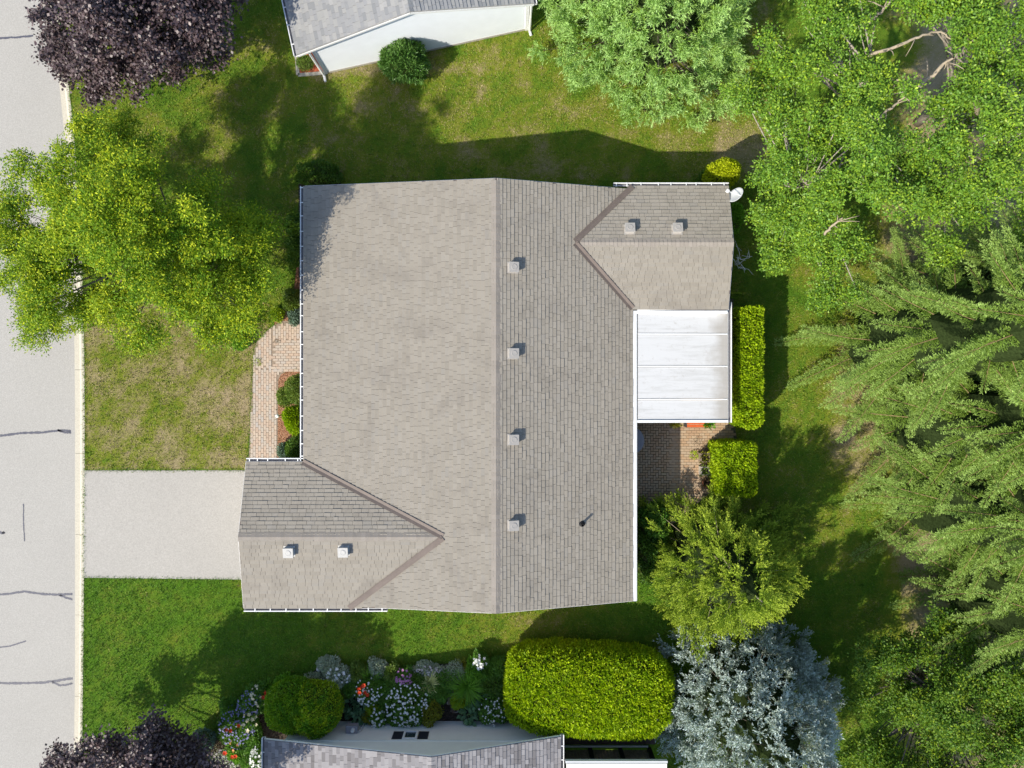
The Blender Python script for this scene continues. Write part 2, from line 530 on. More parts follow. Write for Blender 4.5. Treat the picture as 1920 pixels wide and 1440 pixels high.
def trunk_and_limbs(rng, base, top, r0, targets, mat, parent, n_pts=6, limb_r=0.055, name='trunk'):
    mb = MB()
    t = np.linspace(0, 1, n_pts)[:, None]
    wob = rng.normal(size=(n_pts, 3)) * 0.06
    wob[0] = 0; wob[-1] = 0
    P = np.asarray(base) * (1 - t) + np.asarray(top) * t + wob
    R = r0 * (1 - 0.65 * t[:, 0])
    R[0] *= 1.35
    mb.tube(P, R, 8)
    for q in targets:
        k = rng.uniform(0.35, 0.95)
        a = np.asarray(base) * (1 - k) + np.asarray(top) * k
        mid = (a + q) / 2 + rng.normal(size=3) * 0.2 + np.array((0, 0, -0.15))
        s = np.linspace(0, 1, 6)[:, None]
        C = (1 - s) ** 2 * a + 2 * s * (1 - s) * mid + s ** 2 * q
        rr = limb_r * rng.uniform(0.6, 1.2)
        mb.tube(C, rr * (1 - 0.8 * s[:, 0]), 5)
    return mb.build(name, mat, parent, smooth=True)


def broadleaf(name, label, cat, base_px, height, lobes, mat, bark, seed, leaf=(0.11, 0.07), clump_r=0.33, density=9.0,
              per=60, group=None, flat=0.55, tip=0.35, spray=False, limb_r=0.055, trunk_r=0.14, rz=0.75, sub=1.5, bough=0.62, tip_gain=1.0, bare=()):
    """lobes: (photo x, photo y, height, radius in photo pixels) of the crown's masses"""
    rng = np.random.default_rng(seed)
    base = at(*base_px, 0.0)
    root = thing(name, label, cat, tuple(base), group)
    mb = MB()
    tg = []
    for (px, py, z, rp) in lobes:
        c = at(px, py, z) - base
        r = rp * (CAM_H - z) / FPX
        tg.append(c)
        # boughs spread over the lobe, leaf clusters gathered on each bough, so that light and dark masses alternate
        ns = max(5, int(sub * r * r * 4))
        sd = rand_dirs(rng, ns)
        sd[:, 2] = np.where(sd[:, 2] < -0.15, -sd[:, 2], sd[:, 2])
        srad = rng.uniform(0.5, 1.08, ns)
        S = c + sd * srad[:, None] * np.array((r, r, r * rz))
        sr = bough * rng.uniform(0.6, 1.25, ns)
        nq = np.maximum(3, (density * sr ** 2 * 10).astype(int))
        si = np.repeat(np.arange(ns), nq)
        n = len(si)
        q = rand_dirs(rng, n) * (rng.random(n) ** 0.5)[:, None]
        C = S[si] + (q * np.array((1, 1, 0.55)) + sd[si] * np.abs(q[:, :1]) * 0.25) * sr[si][:, None]
        C[:, 2] -= (np.linalg.norm(q[:, :2], axis=1) ** 2) * sr[si] * 0.35
        d = unit(q * 0.8 + sd[si] * 0.6)
        bt = (rng.random(ns) ** 2)[si] * tip_gain * 0.14
        for q_ in S[rng.choice(ns, min(ns, 7), replace=False)]: tg.append(q_)
        cr = clump_r * rng.uniform(0.6, 1.35, n)
        if spray:
            m = per // 8
            # feathery compound leaves: a stalk with leaflets in pairs
            ci = np.repeat(np.arange(n), m)
            out = unit(d[ci] * np.array((1, 1, 0.4)) + rng.normal(size=(n * m, 3)) * np.array((0.7, 0.7, 0.35)))
            st = C[ci] + rng.normal(size=(n * m, 3)) * cr[ci][:, None] * np.array((0.55, 0.55, 0.4))
            Ls = rng.uniform(0.16, 0.34, n * m)
            side = unit(np.cross(out, np.array((0, 0, 1.0)) + rng.normal(size=(n * m, 3)) * 0.35))
            nz = np.cross(side, out)
            hi = np.clip((st[:, 2] - C[ci][:, 2]) / (cr[ci] * 0.6) * 0.5 + 0.15, 0, 1)
            tn = np.clip(hi * tip_gain * (rng.random(n)[ci] < tip) + rng.normal(size=n * m) * 0.12, 0, 1)
            for k in range(6):
                f = (k // 2 + 1) / 3.4
                sg = 1 if k % 2 else -1
                p = st + out * (Ls * f)[:, None]
                dd = out * 0.55 + side * sg + rng.normal(size=p.shape) * 0.15
                leaves(mb, p, dd, nz, leaf[0] * rng.uniform(0.8, 1.2, n * m), leaf[1], tn)
            leaves(mb, st + out * Ls[:, None], out, nz, leaf[0] * 1.1, leaf[1], tn)
        else:
            ci = np.repeat(np.arange(n), per)
            k = n * per
            off = rng.normal(size=(k, 3)) * cr[ci][:, None] * np.array((0.6, 0.6, 0.6 * flat))
            P = C[ci] + off
            D = unit(off * np.array((1, 1, 0.4)) + rng.normal(size=(k, 3)) * cr[ci][:, None] * 0.6) + np.array((0, 0, -0.15))
            Nn = unit(np.array((0, 0, 1.0)) + rng.normal(size=(k, 3)) * 0.55)
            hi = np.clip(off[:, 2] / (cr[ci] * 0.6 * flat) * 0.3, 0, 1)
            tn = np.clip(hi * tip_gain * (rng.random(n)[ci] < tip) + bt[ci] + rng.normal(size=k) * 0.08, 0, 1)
            sz = rng.uniform(0.7, 1.3, k)
            leaves(mb, P, D, Nn, leaf[0] * sz, leaf[1] * sz, tn)
    top = np.array((*np.mean([q[:2] for q in tg[::6]], axis=0) * 0.6, min(height * 0.72, np.mean([q[2] for q in tg]) - 0.35)))
    trunk_and_limbs(rng, (0, 0, 0), top, trunk_r, tg, bark, root, limb_r=limb_r)
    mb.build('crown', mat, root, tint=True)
    for (pts, r) in bare:
        b = MB()
        C = np.array([at(x, y, z) - base for x, y, z in pts])
        s = np.linspace(0, len(C) - 1, 4 * len(C))
        Q = np.stack([np.interp(s, np.arange(len(C)), C[:, i]) for i in range(3)], 1)
        Q[1:-1] += rng.normal(size=Q[1:-1].shape) * 0.025
        b.tube(Q, np.linspace(r, r * 0.35, len(Q)), 6)
        for q in range(5):
            i = rng.integers(2, len(Q) - 1)
            d = unit(rng.normal(size=3)) * rng.uniform(0.25, 0.7)
            b.tube([Q[i], Q[i] + d * 0.55 + np.array((0, 0, 0.05)), Q[i] + d], [r * 0.35, r * 0.25, r * 0.1], 4)
        b.build('branch', M['dead_twig'], root, smooth=True)
    return root


def conifer_meshes(seed, H, R, z0, nwh, nb, up, droop, twig_sp, twig_len, needle, npn, p=0.8, tuft=False, mat=None, ang=52,
                   tip_pow=2.0, jag=0.35, tip_add=0.0, bark=None, name='crown', vert=0.35, wood=0.035):
    rng = np.random.default_rng(seed)
    wd = MB()
    tb, td, tl, tt = [], [], [], []
    az = rng.uniform(0, 6.28)
    for w in range(nwh):
        for b in range(nb):
            t = (w + rng.random()) / nwh
            z = z0 + (H - z0) * t
            L = max(0.18, R * (1 - t) ** p * (1 - jag / 2 + jag * rng.random()))
            az += 2.39996 + rng.normal() * 0.25
            h = np.array((math.cos(az), math.sin(az), 0))
            side0 = np.array((-h[1], h[0], 0))
            upb = up + rng.normal() * 0.08 + t * 0.5
            bend = rng.normal() * 0.12
            def pt(s):
                s = np.asarray(s)[..., None]
                return np.array((0, 0, z)) + h * L * s + side0 * bend * L * s ** 2 + np.array((0, 0, 1.0)) * L * (upb * s - droop * s ** 2)
            s5 = np.linspace(0, 1, 6)
            wd.tube(pt(s5), wood * (0.4 + L / R) * (1.05 - s5), 4, cap=False)
            n = max(3, int(L / twig_sp))
            s = (np.arange(n) + rng.random(n)) / n * 0.88 + 0.12
            s = np.concatenate([s, s + 0.02, [1.0]])
            s = np.clip(s, 0, 1)
            P = pt(s)
            T = unit(pt(np.clip(s + 0.02, 0, 1.05)) - pt(s - 0.02))
            sg = np.concatenate([np.ones(n), -np.ones(n), [0]])
            a = np.radians(ang) * sg * (1 + rng.normal(size=len(s)) * 0.16)
            S = unit(np.cross(np.array((0, 0, 1.0)), T))
            D = T * np.cos(a)[:, None] + S * np.sin(a)[:, None]
            D[:, 2] += rng.normal(size=len(s)) * vert * 0.4
            ln = twig_len * (0.35 + 0.65 * (L / R)) * (0.25 + 0.95 * (1 - s) ** 0.7) * rng.uniform(0.6, 1.25, len(s))
            ln *= np.clip(s * 4, 0.25, 1)
            ln[-1] = twig_len * 0.3
            tb.append(P); td.append(unit(D)); tl.append(ln); tt.append(s ** tip_pow)
    wd.tube(np.array([(0, 0, 0), (0.03, 0, H * 0.4), (0, 0.03, H * 0.75), (0, 0, H)]), [0.035 * H * 0.5, 0.03 * H * 0.4, 0.018 * H * 0.4, 0.02], 7)
    P, D, Ln, Tt = np.concatenate(tb), np.concatenate(td), np.concatenate(tl), np.concatenate(tt)
    mb = MB()
    n = len(P)
    if tuft:
        ci = np.repeat(np.arange(n), npn)
        k = len(ci)
        u = rng.uniform(0.45, 1.0, k)
        base = P[ci] + D[ci] * (Ln[ci] * u)[:, None]
        dd = unit(D[ci] * 0.9 + rng.normal(size=(k, 3)) * 0.6 + np.array((0, 0, 0.45)))
        tn = np.clip(Tt[ci] * 0.4 + u * 0.35 + tip_add + rng.normal(size=k) * 0.18, 0, 1)
        leaves(mb, base, dd, rand_dirs(rng, k), needle[0] * rng.uniform(0.7, 1.2, k), needle[1], tn)
    else:
        m = np.maximum(3, (Ln * npn / twig_len).astype(int))
        ci = np.repeat(np.arange(n), m)
        k = len(ci)
        u = rng.random(k)
        base = P[ci] + D[ci] * (Ln[ci] * u)[:, None]
        sd = unit(np.cross(D[ci], np.array((0, 0, 1.0))))
        sg = rng.choice((-1.0, 1.0), k)
        dd = unit(D[ci] * 0.9 + sd * (sg * rng.uniform(0.3, 1.0, k))[:, None] + np.array((0, 0, 1.0)) * (rng.normal(size=k) * vert + 0.12)[:, None])
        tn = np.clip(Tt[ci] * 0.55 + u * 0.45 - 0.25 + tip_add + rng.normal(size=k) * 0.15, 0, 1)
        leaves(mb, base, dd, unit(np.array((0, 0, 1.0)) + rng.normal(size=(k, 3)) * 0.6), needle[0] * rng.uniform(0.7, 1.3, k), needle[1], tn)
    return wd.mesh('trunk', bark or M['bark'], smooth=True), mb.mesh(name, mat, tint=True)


def tufted_meshes(seed, H, R, z0, p, n_tuft, tuft_len, n_twig, spread, needle, npt, mat, up=0.3, lump=0.12, layers=7, layer_amp=0.16, bark=None, inner=0.55, soft=0.5):
    """conifer whose outline is made of many short bushy shoots standing out from the crown"""
    rng = np.random.default_rng(seed)
    tt = 1 - np.sqrt(rng.random(n_tuft * 2))
    tt = tt[:n_tuft]
    n = len(tt)
    az = rng.uniform(0, 2 * np.pi, n)
    z = z0 + (H - z0) * tt
    lp = 1 + lump * (np.sin(az * 3 + seed + tt * 4) + 0.8 * np.sin(az * 7 + seed * 2 - tt * 9)) - layer_amp * ((tt * layers + az * 0.6) % 1.0)
    r = R * (1 - tt) ** p * lp * np.where(rng.random(n) < 0.7, rng.uniform(0.88, 1.05, n), rng.uniform(inner, 0.9, n))
    out = np.c_[np.cos(az), np.sin(az), np.zeros(n)]
    P = out * np.maximum(0.02, r - tuft_len * 0.6)[:, None] + np.c_[np.zeros((n, 2)), z]
    A = unit(out * (1 - tt * 0.35)[:, None] + np.array((0, 0, 1.0)) * (up + 0.7 * tt + rng.normal(size=n) * 0.15)[:, None])
    wd = MB()
    for k in range(0, n, 6):
        c0 = np.array((0, 0, max(0.1, z[k] - 0.25 * r[k])))
        wd.tube([c0, (c0 + P[k]) / 2 - np.array((0, 0, 0.05)), P[k] + A[k] * tuft_len * 0.5], [0.022, 0.014, 0.005], 4, cap=False)
    wd.tube(np.array([(0, 0, 0), (0.03, 0, H * 0.4), (0, 0.03, H * 0.75), (0, 0, H)]), [0.02 * H, 0.016 * H, 0.008 * H, 0.02], 7)
    ti = np.repeat(np.arange(n), n_twig)
    k = len(ti)
    f = rng.random(k)
    D = unit(A[ti] + rng.normal(size=(k, 3)) * spread * np.array((1, 1, 0.7)))
    B = P[ti] + A[ti] * (tuft_len * 0.55 * f)[:, None]
    Ln = tuft_len * rng.uniform(0.4, 0.8, k) * (1 - 0.35 * f)
    ni = np.repeat(np.arange(k), npt)
    m = len(ni)
    u = rng.random(m) ** 0.8
    base = B[ni] + D[ni] * (Ln[ni] * u)[:, None]
    dd = unit(D[ni] * 0.9 + rng.normal(size=(m, 3)) * soft)
    depth = np.linalg.norm(base - P[ti[ni]], axis=1) / tuft_len
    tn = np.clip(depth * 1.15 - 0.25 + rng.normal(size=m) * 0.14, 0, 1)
    mb = MB()
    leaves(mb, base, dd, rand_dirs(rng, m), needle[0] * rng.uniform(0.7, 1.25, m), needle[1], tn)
    return wd.mesh('trunk', bark or M['bark'], smooth=True), mb.mesh('crown', mat, tint=True)


def inner_core(seed, H, R, z0, p, k):  # solid dark cone added behind the needles; its colour paints the shaded gaps
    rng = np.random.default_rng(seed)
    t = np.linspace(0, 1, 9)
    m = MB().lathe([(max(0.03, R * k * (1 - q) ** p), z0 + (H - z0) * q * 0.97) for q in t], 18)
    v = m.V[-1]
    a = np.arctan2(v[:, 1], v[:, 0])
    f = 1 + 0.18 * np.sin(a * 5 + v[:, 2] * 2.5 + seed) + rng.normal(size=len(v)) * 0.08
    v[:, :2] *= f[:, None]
    return m.mesh('inner_shade_core', M['gap_shade_core'], smooth=False)


def conifer(name, label, base_px, meshes, rot=0.0, scale=1.0, group=None, cat='tree'):
    root = thing(name, label, cat, tuple(at(*base_px, 0.0)), group)
    for nm, me in zip(('trunk', 'crown', 'inner_shade_core'), meshes):
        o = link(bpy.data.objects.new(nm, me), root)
    root.rotation_euler = (0, 0, rot)
    root.scale = (scale,) * 3
    return root


def clipped_points(rng, n, half, corner=0.35):
    """points with outward normals on the top and sides of a softened box with half sizes half; bottom left open"""
    hx, hy, hz = half
    d = rand_dirs(rng, n * 2)
    e = 2.0 / max(0.25, corner) if corner < 1 else 2.0
    a = (np.abs(d[:, 0]) ** e + np.abs(d[:, 1]) ** e + np.abs(d[:, 2]) ** e) ** (-1 / e)
    P = d * a[:, None]
    Nn = np.sign(d) * np.abs(P) ** (e - 1) / np.array((hx, hy, hz))
    Nn = unit(Nn)
    # weight by projected area so that points spread evenly over the scaled shape
    w = (np.array((hx, hy, hz)) * 0 + 1)
    P = P * np.array((hx, hy, hz))
    keep = P[:, 2] > -hz * 0.85
    return P[keep][:n], Nn[keep][:n]


def shrub(name, label, cat, c_px, z_top, size, mat, seed, leaf=(0.07, 0.035), n=9000, corner=1.0, ragged=0.06, group=None, up=0.3,
          tip=0.5, core=0.86, layers=0.14, rot=0.0, base_z=0.0, sq=2.0):
    """clipped or rounded shrub standing on the ground: centre (photo, at mid height), top height, plan half sizes in metres"""
    rng = np.random.default_rng(seed)
    hz = (z_top - base_z) / 2.0
    c = at(*c_px, base_z + hz * 1.3)
    c[2] = base_z
    root = thing(name, label, cat, tuple(c), group)
    root.rotation_euler = (0, 0, rot)
    half = (size[0], size[1], hz)
    # even spread over a box-like body: sample faces by area
    if corner < 1:
        ax = [size[0] * size[1] * 1.2, size[0] * hz, size[0] * hz, size[1] * hz, size[1] * hz]
        fidx = rng.choice(5, n, p=np.array(ax) / sum(ax))
        uv = rng.uniform(-1, 1, (n, 2))
        Q = np.zeros((n, 3)); Nn = np.zeros((n, 3))
        for f, (a1, a2, a3, sg) in enumerate(((0, 1, 2, 1), (0, 2, 1, 1), (0, 2, 1, -1), (1, 2, 0, 1), (1, 2, 0, -1))):
            k = fidx == f
            Q[k, a1] = uv[k, 0]; Q[k, a2] = uv[k, 1]; Q[k, a3] = sg
            Nn[k, a3] = sg
        rr = corner * 0.5
        H = np.array(half)
        P = Q * H
        inner = np.clip(P, -(H - min(half) * rr), H - min(half) * rr)
        dlt = unit(P - inner) * min(half) * rr
        P = inner + dlt
        Nn = unit(dlt + Nn * 1e-3)
    else:
        d = rand_dirs(rng, n)
        d[:, 2] = np.where(d[:, 2] < -0.7, -d[:, 2], d[:, 2])
        if sq > 2:
            a_ = np.abs(d)
            d = d / ((a_ ** sq).sum(1) ** (1 / sq))[:, None]
            P = d * np.array(half)
            Nn = unit(np.sign(d) * np.abs(d) ** (sq - 1) / np.array(half))
        else:
            P = d * np.array(half)
            Nn = unit(d / np.array(half))
    lump = 1 + ragged * (np.sin(P[:, 0] * 6.1 + seed) * np.cos(P[:, 1] * 5.3 + seed * 2) + 0.7 * np.sin(P[:, 1] * 9.7 + P[:, 0] * 4 + P[:, 2] * 6))
    k = len(P)
    depth = rng.random(k) ** 1.5 * layers
    P = P * lump[:, None] - Nn * depth[:, None]
    P[:, 2] += hz
    D = unit(Nn * 0.7 + rng.normal(size=(k, 3)) * 0.6 + np.array((0, 0, up)))
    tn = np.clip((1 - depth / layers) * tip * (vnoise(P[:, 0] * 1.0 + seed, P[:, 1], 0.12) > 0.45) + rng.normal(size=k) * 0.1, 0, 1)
    mb = MB()
    sz = rng.uniform(0.7, 1.35, k)
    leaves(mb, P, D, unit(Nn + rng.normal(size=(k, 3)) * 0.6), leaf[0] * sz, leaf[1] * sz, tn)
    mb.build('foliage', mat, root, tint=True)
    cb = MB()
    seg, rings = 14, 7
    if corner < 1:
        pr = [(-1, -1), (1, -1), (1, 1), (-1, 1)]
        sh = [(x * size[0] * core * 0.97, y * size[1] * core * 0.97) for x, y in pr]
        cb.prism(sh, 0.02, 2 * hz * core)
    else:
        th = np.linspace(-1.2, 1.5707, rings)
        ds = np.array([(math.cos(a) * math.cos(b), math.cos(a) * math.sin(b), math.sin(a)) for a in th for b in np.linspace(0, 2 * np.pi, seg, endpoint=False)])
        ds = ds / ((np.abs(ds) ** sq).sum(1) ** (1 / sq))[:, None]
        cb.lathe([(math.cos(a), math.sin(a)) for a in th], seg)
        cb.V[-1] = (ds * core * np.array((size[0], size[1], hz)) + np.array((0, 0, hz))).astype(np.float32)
    cb.build('branches', M['shade_core'], root, smooth=corner >= 1)  # solid dark body for the inner twigs, their shade put into its colour
    return root


# ------------------------------------------------------------------ ground, road, kerb, driveway
g = MB().sheet([(-200, -200), (200, -200), (200, 200), (-200, 200)], -0.135).build('ground', M['earth']); tag(g, kind='structure')

CURB_Y = [-60, 0, 90, 150, 240, 330, 430, 520, 650, 760, 900, 1060, 1250, 1440, 1500, 1700]
CURB_L = [70, 83, 100, 107, 116, 123, 129, 133, 136, 137, 137, 137, 137, 135, 134, 131]
CURB_R = [93, 106, 119, 128, 138, 145, 151, 155, 158, 159, 159, 158, 156, 154, 153, 150]
def curb_x(y, left):
    py = 720 - np.asarray(y) * FPX / CAM_H
    return (np.interp(py, CURB_Y, CURB_L if left else CURB_R) - 960) * CAM_H / FPX
ys = np.linspace(-60, 60, 241)
xl, xr = curb_x(ys, True), curb_x(ys, False)
road_poly = [(-26.5, ys[0])] + [(x, y) for x, y in zip(xl, ys)] + [(-26.5, ys[-1])]
mb = MB()
for i in range(len(ys) - 1):
    mb.add([(-26.5, ys[i], -0.125), (xl[i] + 0.02, ys[i], -0.125), (xl[i + 1] + 0.02, ys[i + 1], -0.125), (-26.5, ys[i + 1], -0.125)], [(0, 1, 2, 3)])
road = mb.build('road', M['road']); tag(road, kind='structure')

def strip(pts, w0, seed, z):
    rng = np.random.default_rng(seed)
    P = np.array([at(x, y, z)[:2] for x, y in pts])
    s = np.linspace(0, len(P) - 1, 14 * len(P))
    Q = np.stack([np.interp(s, np.arange(len(P)), P[:, i]) for i in range(2)], 1)
    n = len(Q)
    Q += np.stack([np.convolve(rng.normal(size=n + 4), np.ones(5) / 5, 'valid') * 0.010 for _ in range(2)], 1)
    d = unit(np.gradient(Q, axis=0)); nn = np.stack([-d[:, 1], d[:, 0]], 1)
    w = w0 * 1.6 * rng.uniform(0.7, 1.2, n)[:, None] / 2
    a, b = Q + nn * w, Q - nn * w
    m = MB()
    v = np.concatenate([np.c_[a, np.full(n, z)], np.c_[b, np.full(n, z)]])
    i = np.arange(n - 1)
    m.add(v, np.stack([i, i + 1, n + i + 1, n + i], 1))
    return m
for k, (pts, w) in enumerate([
    ([(0, 817), (40, 812), (80, 811), (110, 807), (133, 808)], 0.055), ([(108, 807), (122, 811), (133, 811)], 0.05),
    ([(-6, 1115), (20, 1113), (45, 1109), (80, 1114), (110, 1115), (136, 1114)], 0.055), ([(112, 1116), (124, 1121), (136, 1124)], 0.05),
    ([(-6, 1281), (40, 1281), (80, 1280), (110, 1276), (136, 1272)], 0.06), ([(97, 1279), (112, 1285), (126, 1284), (135, 1281)], 0.05),
    ([(-6, 1215), (20, 1211), (49, 1202)], 0.035), ([(44, 945), (44, 980), (46, 1015)], 0.03), ([(-6, 72), (30, 70), (62, 67)], 0.05),
    ([(-8, 994), (4, 1000), (8, 998)], 0.06)]):  # the last strip is a painted shadow at the road's left edge
    strip(pts, w, 100 + k, -0.1205).build('tar_and_shadow_strip', M['tar_and_shadow'], road)

curb = thing('curb', 'pale concrete kerb running along the edge of the road', 'kerb')
tag(curb, kind='structure'); del curb['category']; del curb['label']
joints = [-20.0, -16.0, -12.25 - 2.95, -12.25, -9.06, -5.9, -2.72, 0.56, 3.8, 7.0, 10.2, 13.4, 17.0, 21.0]
for a, b in zip(joints[:-1], joints[1:]):
    yy = np.linspace(a + 0.006, b - 0.006, 5)
    L_, R_ = curb_x(yy, True), curb_x(yy, False)
    prof = [(0.0, -0.122), (0.45, -0.112), (0.62, -0.06), (0.74, 0.008), (1.0, 0.012)]
    v = []
    for y, l, r in zip(yy, L_, R_):
        v += [(l + (r - l) * f, y, z) for f, z in prof] + [(r, y, -0.13), (l, y, -0.13)]
    m = len(prof) + 2
    f = []
    for i in range(4):
        for j in range(m - 1):
            f.append((i * m + j, i * m + j + 1, (i + 1) * m + j + 1, (i + 1) * m + j))
    f += [tuple(range(m))[::-1], tuple(4 * m + q for q in range(m))]
    MB().add(v, f).build('curb_section', M['curb'], curb)

# lawn: one slab of turf at kerb height, kept as a grid so that its dryness varies over it
DRIVE = poly_at([(159, 882), (520, 882), (520, 1087), (157, 1083)])
PATH = poly_at([(466, 872), (470, 780), (474, 700), (476, 660), (481, 642), (492, 628), (512, 611), (530, 602), (600, 600), (600, 697), (536, 697), (527, 702), (522, 712), (520, 872)])
BED_FRONT = poly_at([(520, 872), (522, 712), (527, 702), (536, 697), (600, 697), (600, 872)])
BED_DOOR = poly_at([(512, 611), (524, 585), (540, 568), (552, 540), (556, 500), (600, 500), (600, 600), (530, 602)])
PATIO = poly_at([(1180, 560), (1375, 560), (1378, 800), (1384, 838), (1345, 850), (1330, 860), (1330, 925), (1290, 960), (1260, 985), (1180, 985)])
BED_SIDE = poly_at([(1180, 925), (1222, 925), (1232, 985), (1210, 1060), (1180, 1060)])
BED_SOUTH = poly_at([(405, 1445), (398, 1395), (420, 1335), (455, 1298), (500, 1285), (560, 1285), (597, 1250), (615, 1243), (655, 1262), (700, 1248), (740, 1255), (790, 1247), (850, 1243), (900, 1232), (960, 1250), (985, 1290), (1010, 1360), (1010, 1460), (405, 1460)])
BED_NORTH = poly_at([(549, 0), (562, 139), (609, 136), (596, 60), (575, -20)])
STRIP_HOUSE = poly_at([(560, 345), (560, 520), (600, 520), (600, 330), (640, 322), (640, 345)])

def dryness(x, y):
    d = 0.31 + 0.14 * (vnoise(x, y, 2.6) - 0.5) + 0.28 * (vnoise(x + 9, y, 0.8) - 0.5) + 0.40 * (vnoise(x, y + 5, 0.30) - 0.5) + 0.25 * (vnoise(x + 3, y + 5, 0.13) - 0.5)
    gs = lambda cx, cy, rx, ry: np.exp(-(((x - cx) / rx) ** 2 + ((y - cy) / ry) ** 2))
    front = (x < -9.5) & (y > -3.4) & (y < 3.2)
    d = d + np.where(front, 0.31, 0)
    d = d - np.where((y < -7.2) & (x < -8), 0.20, 0) - np.where((y < -7.2) & (x >= -8), 0.12, 0)
    d = d + 0.35 * gs(0.8, -9.2, 2.2, 0.7) + 0.3 * gs(-9.8, -7.8, 0.9, 0.5)
    d = d + 0.13 * ((y > 8) & (x > -8) & (x < 10))
    d = d + 0.35 * gs(13.6, -2.5, 1.6, 1.8) + 0.4 * gs(9.0, 9.0, 1.2, 1.2) + 0.25 * gs(13.2, 0.5, 1.0, 3.0) + 0.3 * gs(-10.2, 13.2, .8, .4)
    d = d + 0.25 * gs(-4.0, 12.3, 4.5, 0.3)
    d = d - 0.25 * gs(-13.5, 8.0, 0.1, 0.1)
    # needle litter and bare earth under the woodland trees
    wood = np.clip((x - 14.2 + 1.2 * (vnoise(x, y, 1.6) - 0.5)) * 0.6, 0, 1)
    return np.clip(d + wood * 0.55, 0, 1.0)

gx = np.r_[np.arange(-17.4, 20.0, 0.3), np.arange(20.5, 150, 5.0)]; gy = np.r_[np.arange(-60, -16, 4.0), np.arange(-15.9, 16.0, 0.3), np.arange(17, 60.1, 4.0)]
mb = MB()
X, Y = np.meshgrid(gx, gy)
Xs = np.maximum(X, curb_x(Y, False) - 0.003)
Z = np.zeros_like(X) + 0.012 * (vnoise(X, Y, 1.3) - 0.6)
Z = np.where(Xs > X + 1e-6, np.where(X < Xs - 0.3, -0.13, 0.0), Z)
Vv = np.stack([Xs, Y, Z], -1).reshape(-1, 3)
ny, nx = X.shape
i, j = np.meshgrid(np.arange(nx - 1), np.arange(ny - 1))
q = (j * nx + i).ravel()
F = np.stack([q, q + 1, q + nx + 1, q + nx], 1)
mb.add(Vv, F, dryness(Xs, Y).ravel())
lawn = mb.build('lawn', M['lawn'], tint=True); tag(lawn, kind='structure')

drive = MB().prism(DRIVE, -0.1, 0.022).build('driveway', M['drive']); tag(drive, kind='structure')
for nm, poly, mt, z in (('mulch_bed', BED_FRONT, 'mulch', 0.014), ('mulch_bed', BED_DOOR, 'mulch', 0.016), ('soil_bed', BED_SIDE, 'mulch_dark', 0.016),
                        ('soil_bed', BED_SOUTH, 'mulch_dark', 0.014), ('mulch_bed', BED_NORTH, 'mulch_red', 0.014), ('soil_bed', STRIP_HOUSE, 'mulch_dark', 0.02)):
    o = MB().prism(poly[::-1] if sum((b[0] - a[0]) * (b[1] + a[1]) for a, b in zip(poly, poly[1:] + poly[:1])) > 0 else poly, -0.1, z).build(nm, M[mt]); tag(o, kind='structure')

# pavers: each stone a part of the path or patio it belongs to
UNIT_BOX = MB().add([(0, 0, 0), (1, 0, 0), (1, 1, 0), (0, 1, 0), (0.02, 0.04, 1), (0.98, 0.04, 1), (0.98, 0.96, 1), (0.02, 0.96, 1)],
                    [(4, 5, 6, 7), (0, 1, 5, 4), (1, 2, 6, 5), (2, 3, 7, 6), (3, 0, 4, 7)])
def paver_mesh(mat, name='paver'):
    m = UNIT_BOX.mesh(name, mat); return m
UB_V = np.concatenate(UNIT_BOX.V); UB_F = UNIT_BOX.F[0]

